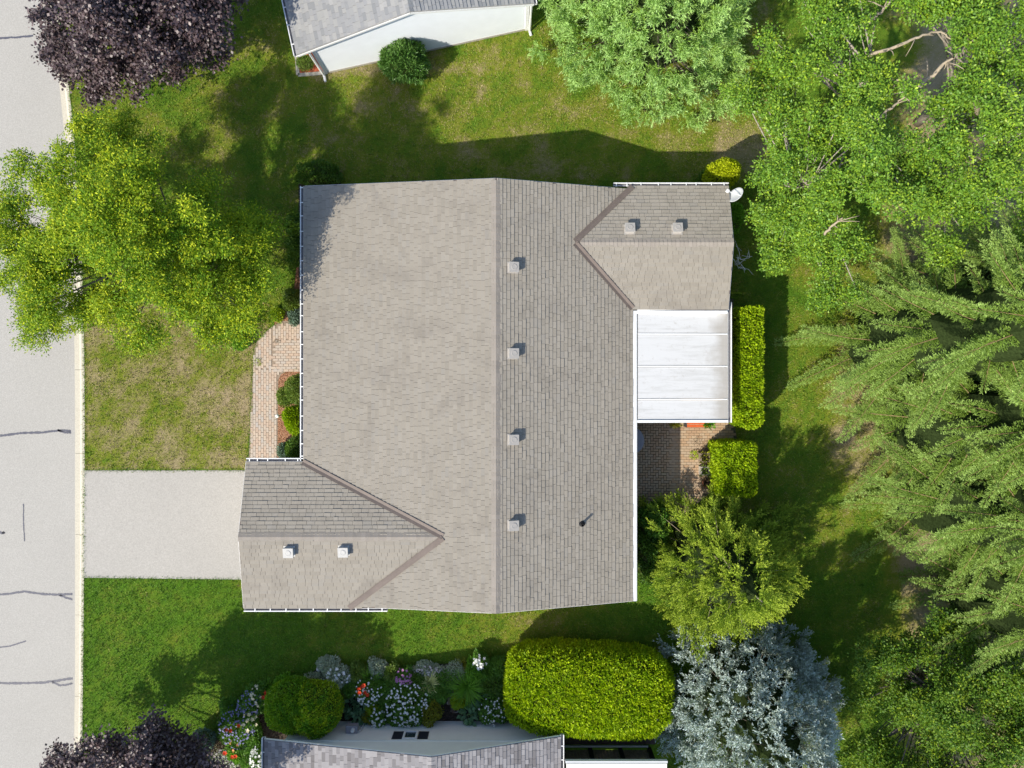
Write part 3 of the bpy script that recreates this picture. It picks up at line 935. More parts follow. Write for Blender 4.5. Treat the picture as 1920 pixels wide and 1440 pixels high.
def pave(name, poly, rules, joint_mat, mat, z0, seed, seen, limit=300):
    rng = np.random.default_rng(seed)
    area = sum((b[0] - a[0]) * (b[1] + a[1]) for a, b in zip(poly, poly[1:] + poly[:1]))
    pp = poly[::-1] if area > 0 else poly
    base = MB().prism(pp, -0.1, z0).build(name, joint_mat); tag(base, kind='structure')
    st = []
    x0, x1 = min(p[0] for p in poly), max(p[0] for p in poly)
    y0, y1 = min(p[1] for p in poly), max(p[1] for p in poly)
    for (style, bx0, bx1, by0, by1) in rules:
        a, b = 0.205, 0.103
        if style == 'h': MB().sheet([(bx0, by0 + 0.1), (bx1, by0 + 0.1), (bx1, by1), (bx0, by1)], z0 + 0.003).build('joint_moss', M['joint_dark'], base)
        if style in ('x', 'y'):
            lx, ly = (a, b) if style == 'x' else (b, a)
            nr = int(((by1 - by0) / ly if style == 'x' else (bx1 - bx0) / lx)) + 2
            for r in range(nr):
                sh = (r % 2) * 0.5 + rng.normal() * 0.02
                nc = int(((bx1 - bx0) / lx if style == 'x' else (by1 - by0) / ly)) + 3
                for c in range(nc):
                    if style == 'x': st.append((bx0 + (c - sh) * lx, by0 + r * ly, lx, ly))
                    else: st.append((bx0 + r * lx, by0 + (c - sh) * ly, lx, ly))
        else:   # herringbone at right angles
            for ii in range(int((bx1 - bx0) / b) + 8):
                for jj in range(int((by1 - by0) / b) + 8):
                    k = (ii - jj) % 4
                    X_, Y_ = bx0 + (ii - 4) * b, by0 + (jj - 4) * b
                    if k == 0: st.append((X_, Y_, 2 * b, b))
                    elif k == 2: st.append((X_ + b, Y_ - b, b, 2 * b)) if False else st.append((X_, Y_ - b, b, 2 * b))
        st = [s + ((bx0, bx1, by0, by1), style == 'h') if len(s) == 4 else s for s in st]
    ok = [s for s in st if s[4][0] <= s[0] + s[2] / 2 < s[4][1] and s[4][2] <= s[1] + s[3] / 2 < s[4][3]]
    C = np.array([(s[0] + s[2] / 2, s[1] + s[3] / 2) for s in ok])
    ins = in_poly(C, poly)
    for dx, dy in ((-.35, -.35), (.35, -.35), (.35, .35), (-.35, .35)):
        ins &= in_poly(C + np.array([(s[2] * dx, s[3] * dy) for s in ok]), poly)
    ok = [s for s, k in zip(ok, ins) if k]
    see = in_poly(np.array([(s[0] + s[2] / 2, s[1] + s[3] / 2) for s in ok]), seen)
    vis = [s for s, k in zip(ok, see) if k]; rest = [s for s, k in zip(ok, see) if not k]
    pick = set(rng.permutation(len(vis))[:limit])
    me = paver_mesh(mat)
    fld = MB()
    for i, s in enumerate(vis + rest):
        h = 0.018 + rng.normal() * 0.002
        hb = s[5]
        gp = 0.007 if hb else 0.004
        lo = (s[0] + gp, s[1] + gp, z0 - 0.004)
        sc = (s[2] - 2 * gp, s[3] - 2 * gp, h + (0.005 if hb else 0))
        if i < len(vis) and i in pick:
            o = bpy.data.objects.new('paver', me)
            o.location = lo; o.scale = sc
            o.rotation_euler = (0, 0, rng.normal() * 0.01)
            link(o, base)
        else:
            fld.add(UB_V * np.array(sc) + np.array(lo), UB_F)
    if fld.n:
        o = fld.build('paver_field', mat, base); tag(o, kind='stuff')
    return base
bx = lambda px: (px - 960) * CAM_H / FPX
by = lambda py: (720 - py) * CAM_H / FPX
pave('path', PATH, [('y', bx(460), bx(530), by(880), by(690)), ('y', bx(470), bx(512), by(690), by(600)), ('x', bx(512), bx(610), by(697), by(640)), ('y', bx(512), bx(610), by(640), by(596))],
     M['paver_sand'], M['paver'], 0.016, 3, poly_at([(466, 866), (470, 780), (474, 700), (480, 655), (510, 612), (572, 600), (572, 697), (522, 712), (520, 866)]))
pave('patio', PATIO, [('h', bx(1180), bx(1262), by(990), by(700)), ('x', bx(1262) - 0.1, bx(1400), by(990), by(700))],
     M['joint_moss'], M['paver_patio'], 0.016, 4, poly_at([(1197, 793), (1378, 800), (1384, 838), (1325, 860), (1325, 925), (1262, 985), (1205, 985)]))

# ------------------------------------------------------------------ main house
ZL = lambda x, y: 2.77 + 0.144 * (x + 7.33)
ZR = lambda x, y: 3.75 - 0.283 * (x + 0.54)
ZGN = lambda x, y: 3.49 - 0.29 * (y + 5.23)
ZGS = lambda x, y: 3.49 - 0.186 * (-5.23 - y)
ZWN = lambda x, y: 2.98 - 0.28 * (y - 4.94)
ZWS = lambda x, y: 2.98 - 0.264 * (4.94 - y)

UNIT_SH = MB().add([(0, -0.06, 0.0), (1, -0.06, 0.0), (0, -0.06, 1), (1, -0.06, 1), (1, 1.05, 0.25), (0, 1.05, 0.25), (0, 1.05, 0), (1, 1.05, 0)],
                   [(2, 3, 4, 5), (0, 1, 3, 2), (1, 7, 4, 3), (6, 0, 2, 5)])
SH_V = np.concatenate(UNIT_SH.V); SH_F = UNIT_SH.F[0]

def slope_shingles(rng, o, e, s, width, length, keep, exposure=0.138, widths=(0.17, 0.21, 0.25, 0.28, 0.31, 0.34), thick=0.024, cells=None):
    """o: lower left corner of the slope, e: unit along the eave, s: unit up the slope; returns matrices (3x4) with a plan area"""
    o, e, s = [np.asarray(q, float) for q in (o, e, s)]
    nrm = np.cross(e, s)
    if nrm[2] < 0: nrm = -nrm
    out = []
    rows = int(math.ceil(length / exposure))
    for r in range(rows):
        v = r * exposure
        ln = min(exposure, length - v)
        u = -rng.uniform(0, 0.3)
        while u < width:
            w = rng.choice(widths)
            a, b = max(0, u), min(width, u + w)
            u += w
            if b - a < 0.04: continue
            c = o + e * (a + b) / 2 + s * (v + ln / 2)
            if not keep(c[0], c[1], c[2]): continue
            th = thick * (0.75 + 0.6 * rng.random())
            out.append((o + e * (a + 0.004) + s * v + nrm * 0.002, e * (b - a - 0.008), s * ln, nrm * th))
    return out


def lay_shingles(pieces, roof, mat, name='shingle', limit=300, vis=None, seed=0):
    rng = np.random.default_rng(seed)
    def seen(p):
        c = p[0] + p[1] / 2 + p[2] / 2
        if vis and not vis(c): return -1
        f = FPX / (CAM_H - c[2])
        px, py = 960 + c[0] * f, 720 - c[1] * f
        if not (5 < px < 1915 and 5 < py < 1435): return -1
        return np.linalg.norm(p[1]) * np.linalg.norm(p[2]) * f * f
    sc = np.array([seen(p) for p in pieces])
    order = np.argsort(-sc, kind='stable')
    single = set(order[:limit].tolist()) & set(np.nonzero(sc > 0)[0].tolist())
    me = UNIT_SH.mesh(name, mat)
    fld = MB()
    vs, n = [], 0
    for i, (p, a, b, c) in enumerate(pieces):
        if i in single:
            ob = bpy.data.objects.new(name, me)
            link(ob, roof)
            ob.matrix_basis = Matrix(((a[0], b[0], c[0], p[0]), (a[1], b[1], c[1], p[1]), (a[2], b[2], c[2], p[2]), (0, 0, 0, 1)))
        else:
            vs.append(p + SH_V[:, :1] * a + SH_V[:, 1:2] * b + SH_V[:, 2:] * c)
    if vs:
        k = len(vs)
        F = (SH_F[None] + (np.arange(k) * 8)[:, None, None]).reshape(-1, 4)
        fld.add(np.concatenate(vs), F)
        o = fld.build(name + '_field', mat, roof); tag(o, kind='stuff')


def slab(mb, pts, zf, t=0.14):
    z1 = [zf(*p) for p in pts]
    mb.prism(pts, [z - t for z in z1], z1)


house = thing('house', 'bungalow with a large taupe shingle roof in the middle of the plot', 'house', (0, 0, 0))
YN, YS = 6.965, -7.76
rb = MB()
slab(rb, [(-7.33, -2.74), (-2.33, -5.23), (-5.67, -7.76), (-0.54, YS), (-0.54, YN), (-7.33, YN)], ZL)
slab(rb, [(-0.54, YS), (4.31, YS), (4.31, 2.67), (2.18, 4.94), (4.31, YN), (-0.54, YN)], ZR)
slab(rb, [(-9.36, -5.23), (-2.33, -5.23), (-7.33, -2.74), (-9.36, -2.74)], ZGN)
slab(rb, [(-9.36, -7.81), (-5.67, -7.81), (-2.33, -5.23), (-9.36, -5.23)], ZGS)
slab(rb, [(2.18, 4.94), (7.74, 4.94), (7.74, 7.07), (4.3, 7.07)], ZWN)
slab(rb, [(4.3, 2.67), (7.74, 2.67), (7.74, 4.94), (2.18, 4.94)], ZWS)
roof = rb.build('roof', M['flash'], house)

rng = np.random.default_rng(21)
def up_vec(dx, dy, pitch):
    v = np.array((dx, dy, pitch * math.hypot(dx, dy)))
    return v / np.linalg.norm(v)
in_gar = lambda x, y: -7.81 < y < -2.74
def keep_L(x, y, z):
    if y < -7.81 + 0.02 and x < -5.7: return False
    if -7.9 < y < -2.6 and x < -2.3:
        zg = ZGN(x, y) if y > -5.23 else ZGS(x, y)
        return z > zg - 0.03
    return True
def keep_R(x, y, z):
    if 2.5 < y < 7.2 and x > 2.1:
        zw = ZWN(x, y) if y > 4.94 else ZWS(x, y)
        return z > zw - 0.03
    return True
keep_G = lambda x, y, z: x < -7.2 or z > ZL(x, y) - 0.03
keep_W = lambda x, y, z: x > 4.3 or z > ZR(x, y) - 0.03
pitchlen = lambda run, p: run * math.sqrt(1 + p * p)
P = []
P += slope_shingles(rng, (-7.33, YN, ZL(-7.33, 0)), (0, -1, 0), up_vec(1, 0, 0.144), YN - YS, pitchlen(6.76, 0.144), keep_L)
P += slope_shingles(rng, (4.31, YS, ZR(4.31, 0)), (0, 1, 0), up_vec(-1, 0, 0.283), YN - YS, pitchlen(4.82, 0.283), keep_R)
P += slope_shingles(rng, (-2.3, -2.74, ZGN(0, -2.74)), (-1, 0, 0), up_vec(0, -1, 0.29), 7.06, pitchlen(2.46, 0.29), keep_G)
P += slope_shingles(rng, (-9.36, -7.81, ZGS(0, -7.81)), (1, 0, 0), up_vec(0, 1, 0.186), 7.06, pitchlen(2.55, 0.186), keep_G)
P += slope_shingles(rng, (7.74, 7.07, ZWN(0, 7.07)), (-1, 0, 0), up_vec(0, -1, 0.28), 5.56, pitchlen(2.10, 0.28), keep_W)
P += slope_shingles(rng, (2.18, 2.67, ZWS(0, 2.67)), (1, 0, 0), up_vec(0, 1, 0.264), 5.56, pitchlen(2.24, 0.264), keep_W)
lay_shingles(P, roof, M['shingle'], seed=1)

# ridge caps, folded over each ridge
def ridge_caps(a, b, pa, pb, n_side, roof, mat, half=0.16, step=0.145, seed=0):
    """a -> b along the ridge; pa, pb: pitch on the two sides; n_side: horizontal unit across"""
    rng = np.random.default_rng(seed)
    a, b, s = np.asarray(a, float), np.asarray(b, float), np.asarray(n_side, float)
    L = np.linalg.norm(b - a); d = (b - a) / L
    me = MB().add([(0, -1, -pa * half + 0.012), (0, 0, 0.022), (0, 1, -pb * half + 0.012), (1.1, -1, -pa * half + 0.004), (1.1, 0, 0.010), (1.1, 1, -pb * half + 0.004),
                   (0, -1, -pa * half - 0.004), (0, 0, 0.0), (0, 1, -pb * half - 0.004)],
                  [(0, 3, 4, 1), (1, 4, 5, 2), (6, 0, 1, 7), (7, 1, 2, 8)]).mesh('ridge_cap', mat)
    for k in range(int(L / step)):
        o = bpy.data.objects.new('ridge_cap', me)
        link(o, roof)
        p = a + d * k * step
        dd = d * step; ss = s * half
        o.matrix_basis = Matrix(((dd[0], ss[0], 0, p[0]), (dd[1], ss[1], 0, p[1]), (dd[2], ss[2], 1 + rng.uniform(-.1, .2), p[2] + 0.012), (0, 0, 0, 1)))
ridge_caps((-0.54, YS, 3.75), (-0.54, YN, 3.75), 0.144, 0.283, (1, 0, 0), roof, M['ridge'], seed=1)
ridge_caps((-9.36, -5.23, 3.49), (-2.4, -5.23, 3.49), 0.186, 0.29, (0, 1, 0), roof, M['ridge'], seed=2)
ridge_caps((7.74, 4.94, 2.98), (2.25, 4.94, 2.98), 0.264, 0.28, (0, 1, 0), roof, M['ridge'], seed=3)

# valley flashing
def valley(a, b, za, zb, w=0.10):
    a, b = np.asarray(a, float), np.asarray(b, float)
    d = (b - a) / np.linalg.norm(b - a); nn = np.array((-d[1], d[0]))
    m = MB()
    v = []
    for p in (a, b):
        for k in (-w, 0, w):
            q = p + nn * k
            v.append((q[0], q[1], max(za(*q), zb(*q)) + (0.052 if k else 0.040)))
    m.add(v, [(0, 1, 4, 3), (1, 2, 5, 4)])
    return m.build('valley_flashing', M['flash'], house)
valley((-7.36, -2.73), (-2.36, -5.20), ZL, ZGN)
valley((-5.67, -7.80), (-2.36, -5.26), ZL, ZGS)
valley((4.30, 7.05), (2.20, 4.97), ZR, ZWN)
valley((4.30, 2.69), (2.20, 4.91), ZR, ZWS)

# gutters
def gutter(a, b, out, z, hangers, parent, w=0.12, h=0.12, solid=False, zb=None):
    """trough along a -> b; out: unit vector away from the roof"""
    a, b, out = np.asarray(a, float), np.asarray(b, float), np.asarray(out, float)
    zb = z if zb is None else zb
    m = MB()
    def pt(p, o, zz): return (p[0] + out[0] * o, p[1] + out[1] * o, zz)
    prof = [(0.0, 0.0), (0.0, -h), (w, -h), (w, 0.004), (w - 0.028, 0.004), (w - 0.03, -0.02), (w - 0.03, -h + 0.012), (0.012, -h + 0.012), (0.012, 0.0)]
    if solid: prof = [(0.0, 0.015), (0.0, -h), (w, -h), (w, 0.0), (w - 0.03, 0.012)]
    n = len(prof)
    v = [pt(a, o, z + q) for o, q in prof] + [pt(b, o, zb + q) for o, q in prof]
    f = [(i, (i + 1) % n, n + (i + 1) % n, n + i) for i in range(n)]
    f += [tuple(range(n)), tuple(range(2 * n - 1, n - 1, -1))]
    gt = m.add(v, f).build('gutter', M['white'], parent)
    if not solid:
        dm = MB()
        dm.add([pt(a, 0.014, z - 0.06), pt(a, w - 0.032, z - 0.06), pt(b, w - 0.032, zb - 0.06), pt(b, 0.014, zb - 0.06)], [(0, 1, 2, 3)])
        dm.build('gutter_dirt_shade', M['gutter_dirt_shade'], gt)  # dark strip: wet dirt plus the trough's own shade, painted into the colour
        L = np.linalg.norm(b - a); d = (b - a) / L
        for t in hangers:
            p = a + d * t
            zz = z + (zb - z) * t / L
            c = np.array((*(p + out * (w / 2 - 0.01)), zz + 0.006))
            MB().obox(c, np.array((*d, 0)) * 0.017, np.array((*out, 0)) * (w / 2 + 0.012), (0, 0, 0.006)).build('hanger', M['white'], gt)
    return gt
yy = lambda *py: [YN - (720 - p) * 25.25 / FPX for p in py]
gutter((-7.34, YN), (-7.34, -2.72), (-1, 0), 2.765, [t for t in yy(352, 380, 405, 434, 462, 489, 516, 544, 570, 592, 622, 646, 673, 700, 725, 750, 780, 807, 832, 855)], house)
gutter((-9.36, -2.73), (-7.34, -2.73), (0, 1), 2.765, [0.12, 0.40, 0.76, 1.38, 1.82], house)
gutter((-9.36, -7.82), (-4.35, -7.82), (0, -1), 3.0, [0.4, 0.93, 1.48, 1.95, 2.43, 2.92, 3.4, 3.92, 4.35, 4.83], house)
gutter((3.63, 7.08), (7.75, 7.08), (0, 1), 2.375, [0.1, 0.48, 0.98, 1.6, 2.05, 2.6, 2.95, 3.5, 3.95], house)
gutter((4.32, -7.76), (4.32, 2.62), (1, 0), 2.375, [], house, w=0.15, solid=True)
gutter((7.70, 2.62), (4.36, 2.62), (0, -1), 2.375, [], house, w=0.10, solid=True)

# rake boards
def rake(pts, parent):
    m = MB()
    for a, b in zip(pts[:-1], pts[1:]): m.bar(np.array(a) - (0, 0, 0.055), np.array(b) - (0, 0, 0.055), 0.02, 0.15)
    return m.build('rake_board', M['white'], parent)
rake([(-7.3, YN + 0.012, ZL(-7.3, 0) - 0.06), (-0.54, YN + 0.012, 3.69)], house)
rake([(-0.54, YN + 0.012, 3.69), (3.62, YN + 0.012, ZR(3.62, 0) - 0.06)], house)
rake([(-4.4, YS - 0.012, ZL(-4.4, 0) - 0.06), (-0.54, YS - 0.012, 3.69)], house)
rake([(-0.54, YS - 0.012, 3.69), (4.3, YS - 0.012, ZR(4.3, 0) - 0.06)], house)
rake([(-9.375, -2.74, 2.71), (-9.375, -5.23, 3.43)], house)
rake([(-9.375, -5.23, 3.43), (-9.375, -7.81, 2.95)], house)
rake([(7.755, 7.07, 2.32), (7.755, 4.94, 2.92)], house)
rake([(7.755, 4.94, 2.92), (7.755, 2.67, 2.32)], house)

# walls set back under the eaves
wb = MB()
wb.box(-6.9, 3.75, -7.3, 6.55, -0.1, 2.28)
wb.prism([(-6.9, -7.3), (-6.9, 6.55), (-0.54, 6.55), (3.75, 6.55), (3.75, -7.3), (-0.54, -7.3)][::-1], 2.28, [z - 0.16 for z in (ZL(-6.9, 0), 3.75, ZR(3.75, 0), ZR(3.75, 0), 3.75, ZL(-6.9, 0))][::-1] if False else 2.30)
wb.box(-9.0, -6.9, -7.4, -3.1, -0.1, 2.55)
wb.box(3.75, 7.4, 3.0, 6.7, -0.1, 2.2)
for y0 in (6.55 - 0.02, -7.3):
    wb.add([(-6.9, y0, 2.3), (3.75, y0, 2.3), (3.75, y0, ZR(3.75, 0) - 0.15), (-0.54, y0, 3.59), (-6.9, y0, ZL(-6.9, 0) - 0.15)], [(0, 1, 2, 3, 4)])
wb.add([(-9.0, -7.4, 2.55), (-9.0, -3.1, 2.55), (-9.0, -3.1, ZGN(0, -3.1) - 0.15), (-9.0, -5.23, 3.33), (-9.0, -7.4, ZGS(0, -7.4) - 0.15)], [(0, 1, 2, 3, 4)])
wb.add([(7.4, 3.0, 2.2), (7.4, 6.7, 2.2), (7.4, 6.7, ZWN(0, 6.7) - 0.15), (7.4, 4.94, 2.82), (7.4, 3.0, ZWS(0, 3.0) - 0.15)], [(0, 1, 2, 3, 4)])
wb.build('wall', M['brick'], house)
gd = MB().box(-9.05, -9.0, -7.0, -3.5, 0.0, 2.15).build('garage_door', M['white'], house)

# roof vents and soil pipe
def on_slope(px, py, zf):
    z = 3.2
    for _ in range(6):
        q = at(px, py, z); z = zf(q[0], q[1])
    return np.array((q[0], q[1], z))
def roof_vent(px, py, zf, sdir, mat):
    c = on_slope(px, py, zf)
    e = np.array((0, 1.0, 0)) if abs(sdir[0]) > 0.5 else np.array((1.0, 0, 0))
    s = np.asarray(sdir, float)
    n = np.cross(e, s); n = n if n[2] > 0 else -n
    o = MB().obox(c + n * 0.08, e * 0.15, s * 0.15, n * 0.07).build('roof_vent', mat, house)
    MB().obox(c + n * 0.024, e * 0.195, s * 0.195, n * 0.004).build('flange', mat, o)
    cap = MB()
    cap.obox(c + n * 0.175, e * 0.172, s * 0.172, n * 0.028)
    cap.lathe([(0.10, 0.0), (0.10, 0.008), (0.08, 0.012), (0.075, 0.006), (0.001, 0.006)], 20)
    R = np.stack([e, s, n], 1)
    cap.V[-1] = (cap.V[-1] @ R.T + (c + n * 0.2045)).astype(np.float32)
    cap.build('cap', mat, o)
sL, sR = up_vec(1, 0, 0.144), up_vec(-1, 0, 0.283)
for px, py in ((961, 502), (961, 663), (961, 824), (961, 984)): roof_vent(px, py, ZR, sR, M['vent'])
for px, py in ((1180, 431), (1269, 431)): roof_vent(px, py, ZWN, up_vec(0, -1, 0.28), M['vent'])
for px, py in ((543, 1033), (645, 1032)): roof_vent(px, py, ZGS, up_vec(0, 1, 0.186), M['vent_light'])
c = on_slope(1091, 982, ZR)
pp = MB().lathe([(0.045, -0.05), (0.045, 0.32), (0.036, 0.32), (0.036, 0.1), (0.001, 0.1)], 12, c).build('vent_pipe', M['black'], house, smooth=False)
MB().lathe([(0.11, 0.0), (0.10, 0.03), (0.055, 0.07), (0.047, 0.07)], 14, c + np.array((0, 0, 0.012))).build('flashing_collar', M['black'], pp)

# ------------------------------------------------------------------ patio cover with white panels
t = NT('white_roof_panel')
p_ = t.pos()
mp = t.n('ShaderNodeMapping'); mp.inputs['Scale'].default_value = (0.35, 3.2, 1.0); t.l(p_, mp.inputs['Vector'])
st = t.ramp(t.noise(mp.outputs[0], 1.5, 8, 0.8, 0.4), [(0.48, (0, 0, 0)), (0.72, (1, 1, 1))])
sx = t.n('ShaderNodeSeparateXYZ'); t.l(p_, sx.inputs[0])
edge = t.math('MULTIPLY', t.math('SUBTRACT', t.math('ADD', sx.outputs[0], t.math('MULTIPLY', t.noise(p_, 1.1, 4), 1.6)), 7.75), 1.6, clamp=True)
sp = t.ramp(t.noise(p_, 5, 7, 0.85), [(0.57, (0, 0, 0)), (0.66, (1, 1, 1))])
c_ = t.mix(t.math('MULTIPLY', st, 0.6), (0.60, 0.60, 0.60), (0.38, 0.375, 0.36))
c_ = t.mix(t.math('MULTIPLY', edge, 0.75), c_, (0.36, 0.33, 0.29))
c_ = t.mix(t.math('MULTIPLY', sp, 0.5), c_, (0.36, 0.33, 0.29))
t.color(c_); t.rough(0.5, 0.3)
M['panel'] = t.m
cover = thing('patio_cover', 'flat white patio cover of four stained panels at the back of the bungalow', 'patio cover', (0, 0, 0))
zc = lambda x: 2.34 - 0.035 * (x - 4.5)
edges = [at(0, y, 2.28)[1] for y in (583, 626.5, 687, 749, 790)]
xa, xb = 4.50, 7.74
for a, b in zip(edges[:-1], edges[1:]):
    m = MB()
    a2, b2 = a - 0.035, b + 0.035
    m.prism([(xa, b2), (xb, b2), (xb, a2), (xa, a2)], [zc(xa) - 0.05, zc(xb) - 0.05] + [zc(xb) - 0.05, zc(xa) - 0.05], [zc(xa), zc(xb), zc(xb), zc(xa)])
    m.build('roof_panel', M['panel'], cover)
for y in edges[1:-1]:
    MB().bar((xa, y, zc(xa) + 0.01), (xb, y, zc(xb) + 0.01), 0.05, 0.028).build('rib', M['white'], cover)
for y in (edges[0] + 0.0, edges[-1] - 0.0):
    MB().bar((xa - 0.02, y, zc(xa)), (xb + 0.02, y, zc(xb)), 0.09, 0.10).build('side_beam', M['white'], cover)
gutter((xb + 0.02, edges[-1] - 0.05), (xb + 0.02, 2.95), (1, 0), zc(xb) + 0.01, [], cover, w=0.14)
for y in (edges[-1] + 0.1, (edges[0] + edges[-1]) / 2):
    MB().box(xb - 0.18, xb - 0.08, y - 0.05, y + 0.05, 0.0, zc(xb) - 0.06).build('post', M['white'], cover)

# satellite dish on the corner of the rear wing
dish = thing('satellite_dish', 'grey oval satellite dish on the corner of the rear roof wing', 'satellite dish', tuple(at(1374, 368, 2.4)))
dc = at(1380, 366, 2.62) - np.array(dish.location)
dn = unit(np.array((-0.72, 0.42, 0.52)))
du = unit(np.cross(dn, (0, 0, 1.0))); dv = np.cross(dn, du)
prof = []
m = MB()
rr = np.linspace(0.0, 1.0, 6)
ring = [(r * 0.29, 0.06 * r * r) for r in rr]
m.lathe([(max(r, 0.001), z) for r, z in ring] + [(0.295, 0.055)] + [(max(r, 0.001), z - 0.012) for r, z in ring[::-1]], 28)
R = np.stack([du, dv * 1.08, dn], 1)
m.V[-1] = (m.V[-1] @ R.T + dc - dn * 0.02).astype(np.float32)
m.build('reflector', M['dish'], dish, smooth=True)
lnb = at(1364, 358, 2.70) - np.array(dish.location)
MB().tube([dc - dv * 0.27 - dn * 0.02, (dc + lnb) / 2 - dv * 0.08, lnb], 0.016, 6).build('arm', M['dish'], dish)
MB().obox(lnb, unit(dc - lnb) * 0.06, du * 0.05, np.array((0, 0, 0.04))).build('receiver', M['white'], dish)
MB().tube([dc - dn * 0.04, dc - dn * 0.15, (0.0, 0.0, -0.12), (-0.12, 0.0, -0.14)], 0.02, 8).build('mast', M['dark_steel'], dish)

# ------------------------------------------------------------------ house to the north, turned a little
NA = np.array((-7.25, 12.15)); NUx = np.array((0.977, 0.213)); NUy = np.array((-0.213, 0.977))   # along the gable, and away from us
NL = lambda u, v: tuple(NA + NUx * u + NUy * v)
nh = thing('white_house', 'white sided house with a pale grey roof across the north lawn', 'house', (0, 0, 0))
zn = lambda u: 2.42 + (u + 0.5) * (3.6 - 2.42) / 4.3 if u < 3.8 else 3.6 - (u - 3.8) * (3.6 - 2.40) / 4.35
rb = MB()
for us in ((-0.5, 3.8), (3.8, 8.15)):
    pts = [NL(us[0], -0.3), NL(us[1], -0.3), NL(us[1], 13), NL(us[0], 13)]
    zz = [zn(us[0]), zn(us[1]), zn(us[1]), zn(us[0])]
    rb.prism(pts, [z - 0.12 for z in zz], zz)
nroof = rb.build('roof', M['shingle_grey'], nh)
rng = np.random.default_rng(31)
nP = []
def n3(v2, z): return np.array((v2[0], v2[1], z))
pl = (3.6 - 2.42) / 4.3; pr = 1.2 / 4.35
nP += slope_shingles(rng, n3(NL(-0.5, 6), zn(-0.5)), n3(-NUy, 0), unit(n3(NUx, pl)), 6.3, pitchlen(4.3, pl), lambda *a: True)
nP += slope_shingles(rng, n3(NL(8.15, -0.3), zn(8.15)), n3(NUy, 0), unit(n3(-NUx, pr)), 6.3, pitchlen(4.35, pr), lambda *a: True)
lay_shingles(nP, nroof, M['shingle_grey'], seed=2)
ridge_caps(n3(NL(3.8, -0.3), 3.6), n3(NL(3.8, 4), 3.6), pl, pr, n3(NUx, 0), nroof, M['shingle_grey'], seed=4)
# siding laps
sb = MB()
nlap = 20
for k in range(nlap):
    z0 = 0.08 + k * 0.175
    z1 = z0 + 0.175
    def u_at(z):   # span of the gable wall at height z
        if z <= 2.3: return 0.0, 8.0
        t_ = (z - 2.3) / (3.45 - 2.3)
        return 3.8 * t_, 8.0 - 4.2 * t_
    if z1 > 3.5: break
    a0, b0 = u_at(z0); a1, b1 = u_at(z1)
    v = [n3(NL(a0, -0.020), z0), n3(NL(b0, -0.020), z0), n3(NL(b1, -0.006), z1), n3(NL(a1, -0.006), z1), n3(NL(a0, 0.0), z0), n3(NL(b0, 0.0), z0)]
    sb.add(v, [(0, 1, 2, 3), (4, 5, 1, 0)])
M['siding'] = simple('white_siding', (0.84, 0.87, 0.92), 0.5, 0.03, 2, 0.4)
M['siding_cream'] = simple('cream_siding', (0.84, 0.84, 0.78), 0.55, 0.04, 2, 0.35)
sb.build('siding', M['siding'], nh)
wm = MB().prism([NL(0, 0.0), NL(8, 0.0), NL(8, 12.6), NL(0, 12.6)], -0.1, 2.3)
wm.add([n3(NL(0, 0.001), 2.3), n3(NL(8, 0.001), 2.3), n3(NL(3.8, 0.001), 3.46)], [(0, 1, 2)])
wm.build('wall', M['siding'], nh)
MB().prism([NL(-0.02, -0.03), NL(8.02, -0.03), NL(8.02, 0), NL(-0.02, 0)], -0.1, 0.12).build('foundation', M['concrete'], nh)
for u in (0.0, 8.0):
    MB().prism([NL(u - 0.06, -0.05), NL(u + 0.06, -0.05), NL(u + 0.06, 0.04), NL(u - 0.06, 0.04)], 0.0, 2.3).build('corner_trim', M['white'], nh)
m = MB(); m.bar(n3(NL(-0.5, -0.312), 2.31), n3(NL(3.8, -0.312), 3.51), 0.02, 0.09); m.build('rake_board', M['white'], nh)
m = MB(); m.bar(n3(NL(3.8, -0.312), 3.51), n3(NL(8.15, -0.312), 2.31), 0.02, 0.09); m.build('rake_board', M['white'], nh)
gutter(NL(-0.51, -0.3), NL(-0.51, 7), -NUx, 2.41, [0.4, 1.1, 1.75, 2.4, 3.1, 3.8], nh)
gutter(NL(8.16, -0.3), NL(8.16, 7), NUx, 2.39, [], nh)
MB().tube([n3(NL(8.2, -0.12), 2.3), n3(NL(8.12, -0.10), 2.1), n3(NL(8.10, -0.10), 0.05), n3(NL(8.12, -0.3), 0.03)], 0.05, 8).build('downspout', M['white'], nh)
MB().tube([n3(NL(-0.42, -0.12), 2.3), n3(NL(-0.14, -0.10), 2.1), n3(NL(-0.10, -0.10), 0.08), n3(NL(-0.1, -0.35), 0.05)], 0.05, 8).build('downspout', M['white'], nh)
# concrete edging round the red mulch
ed = MB()
for a, b in (((546, -30), (559, 141)), ((559, 141), (612, 137))):
    ed.bar(at(*a, 0.0), at(*b, 0.0), 0.13, 0.07)
ed = ed.build('edging', M['concrete']); tag(ed, 'concrete edging strip around the red mulch bed by the white house', 'garden edging')
shrub('shrub', 'low round green shrub in red mulch at the white house corner', 'shrub', (571, 116), 0.6, (0.33, 0.3), M['box_green'], 41, n=2500, leaf=(0.05, 0.025))
shrub('yew_bush', 'spiky dark green bush in front of the white gable wall', 'bush', (757, 112), 1.55, (0.86, 0.72), M['yew'], 42, n=9000, leaf=(0.15, 0.035), ragged=0.12, layers=0.3, up=0.5, core=0.7)

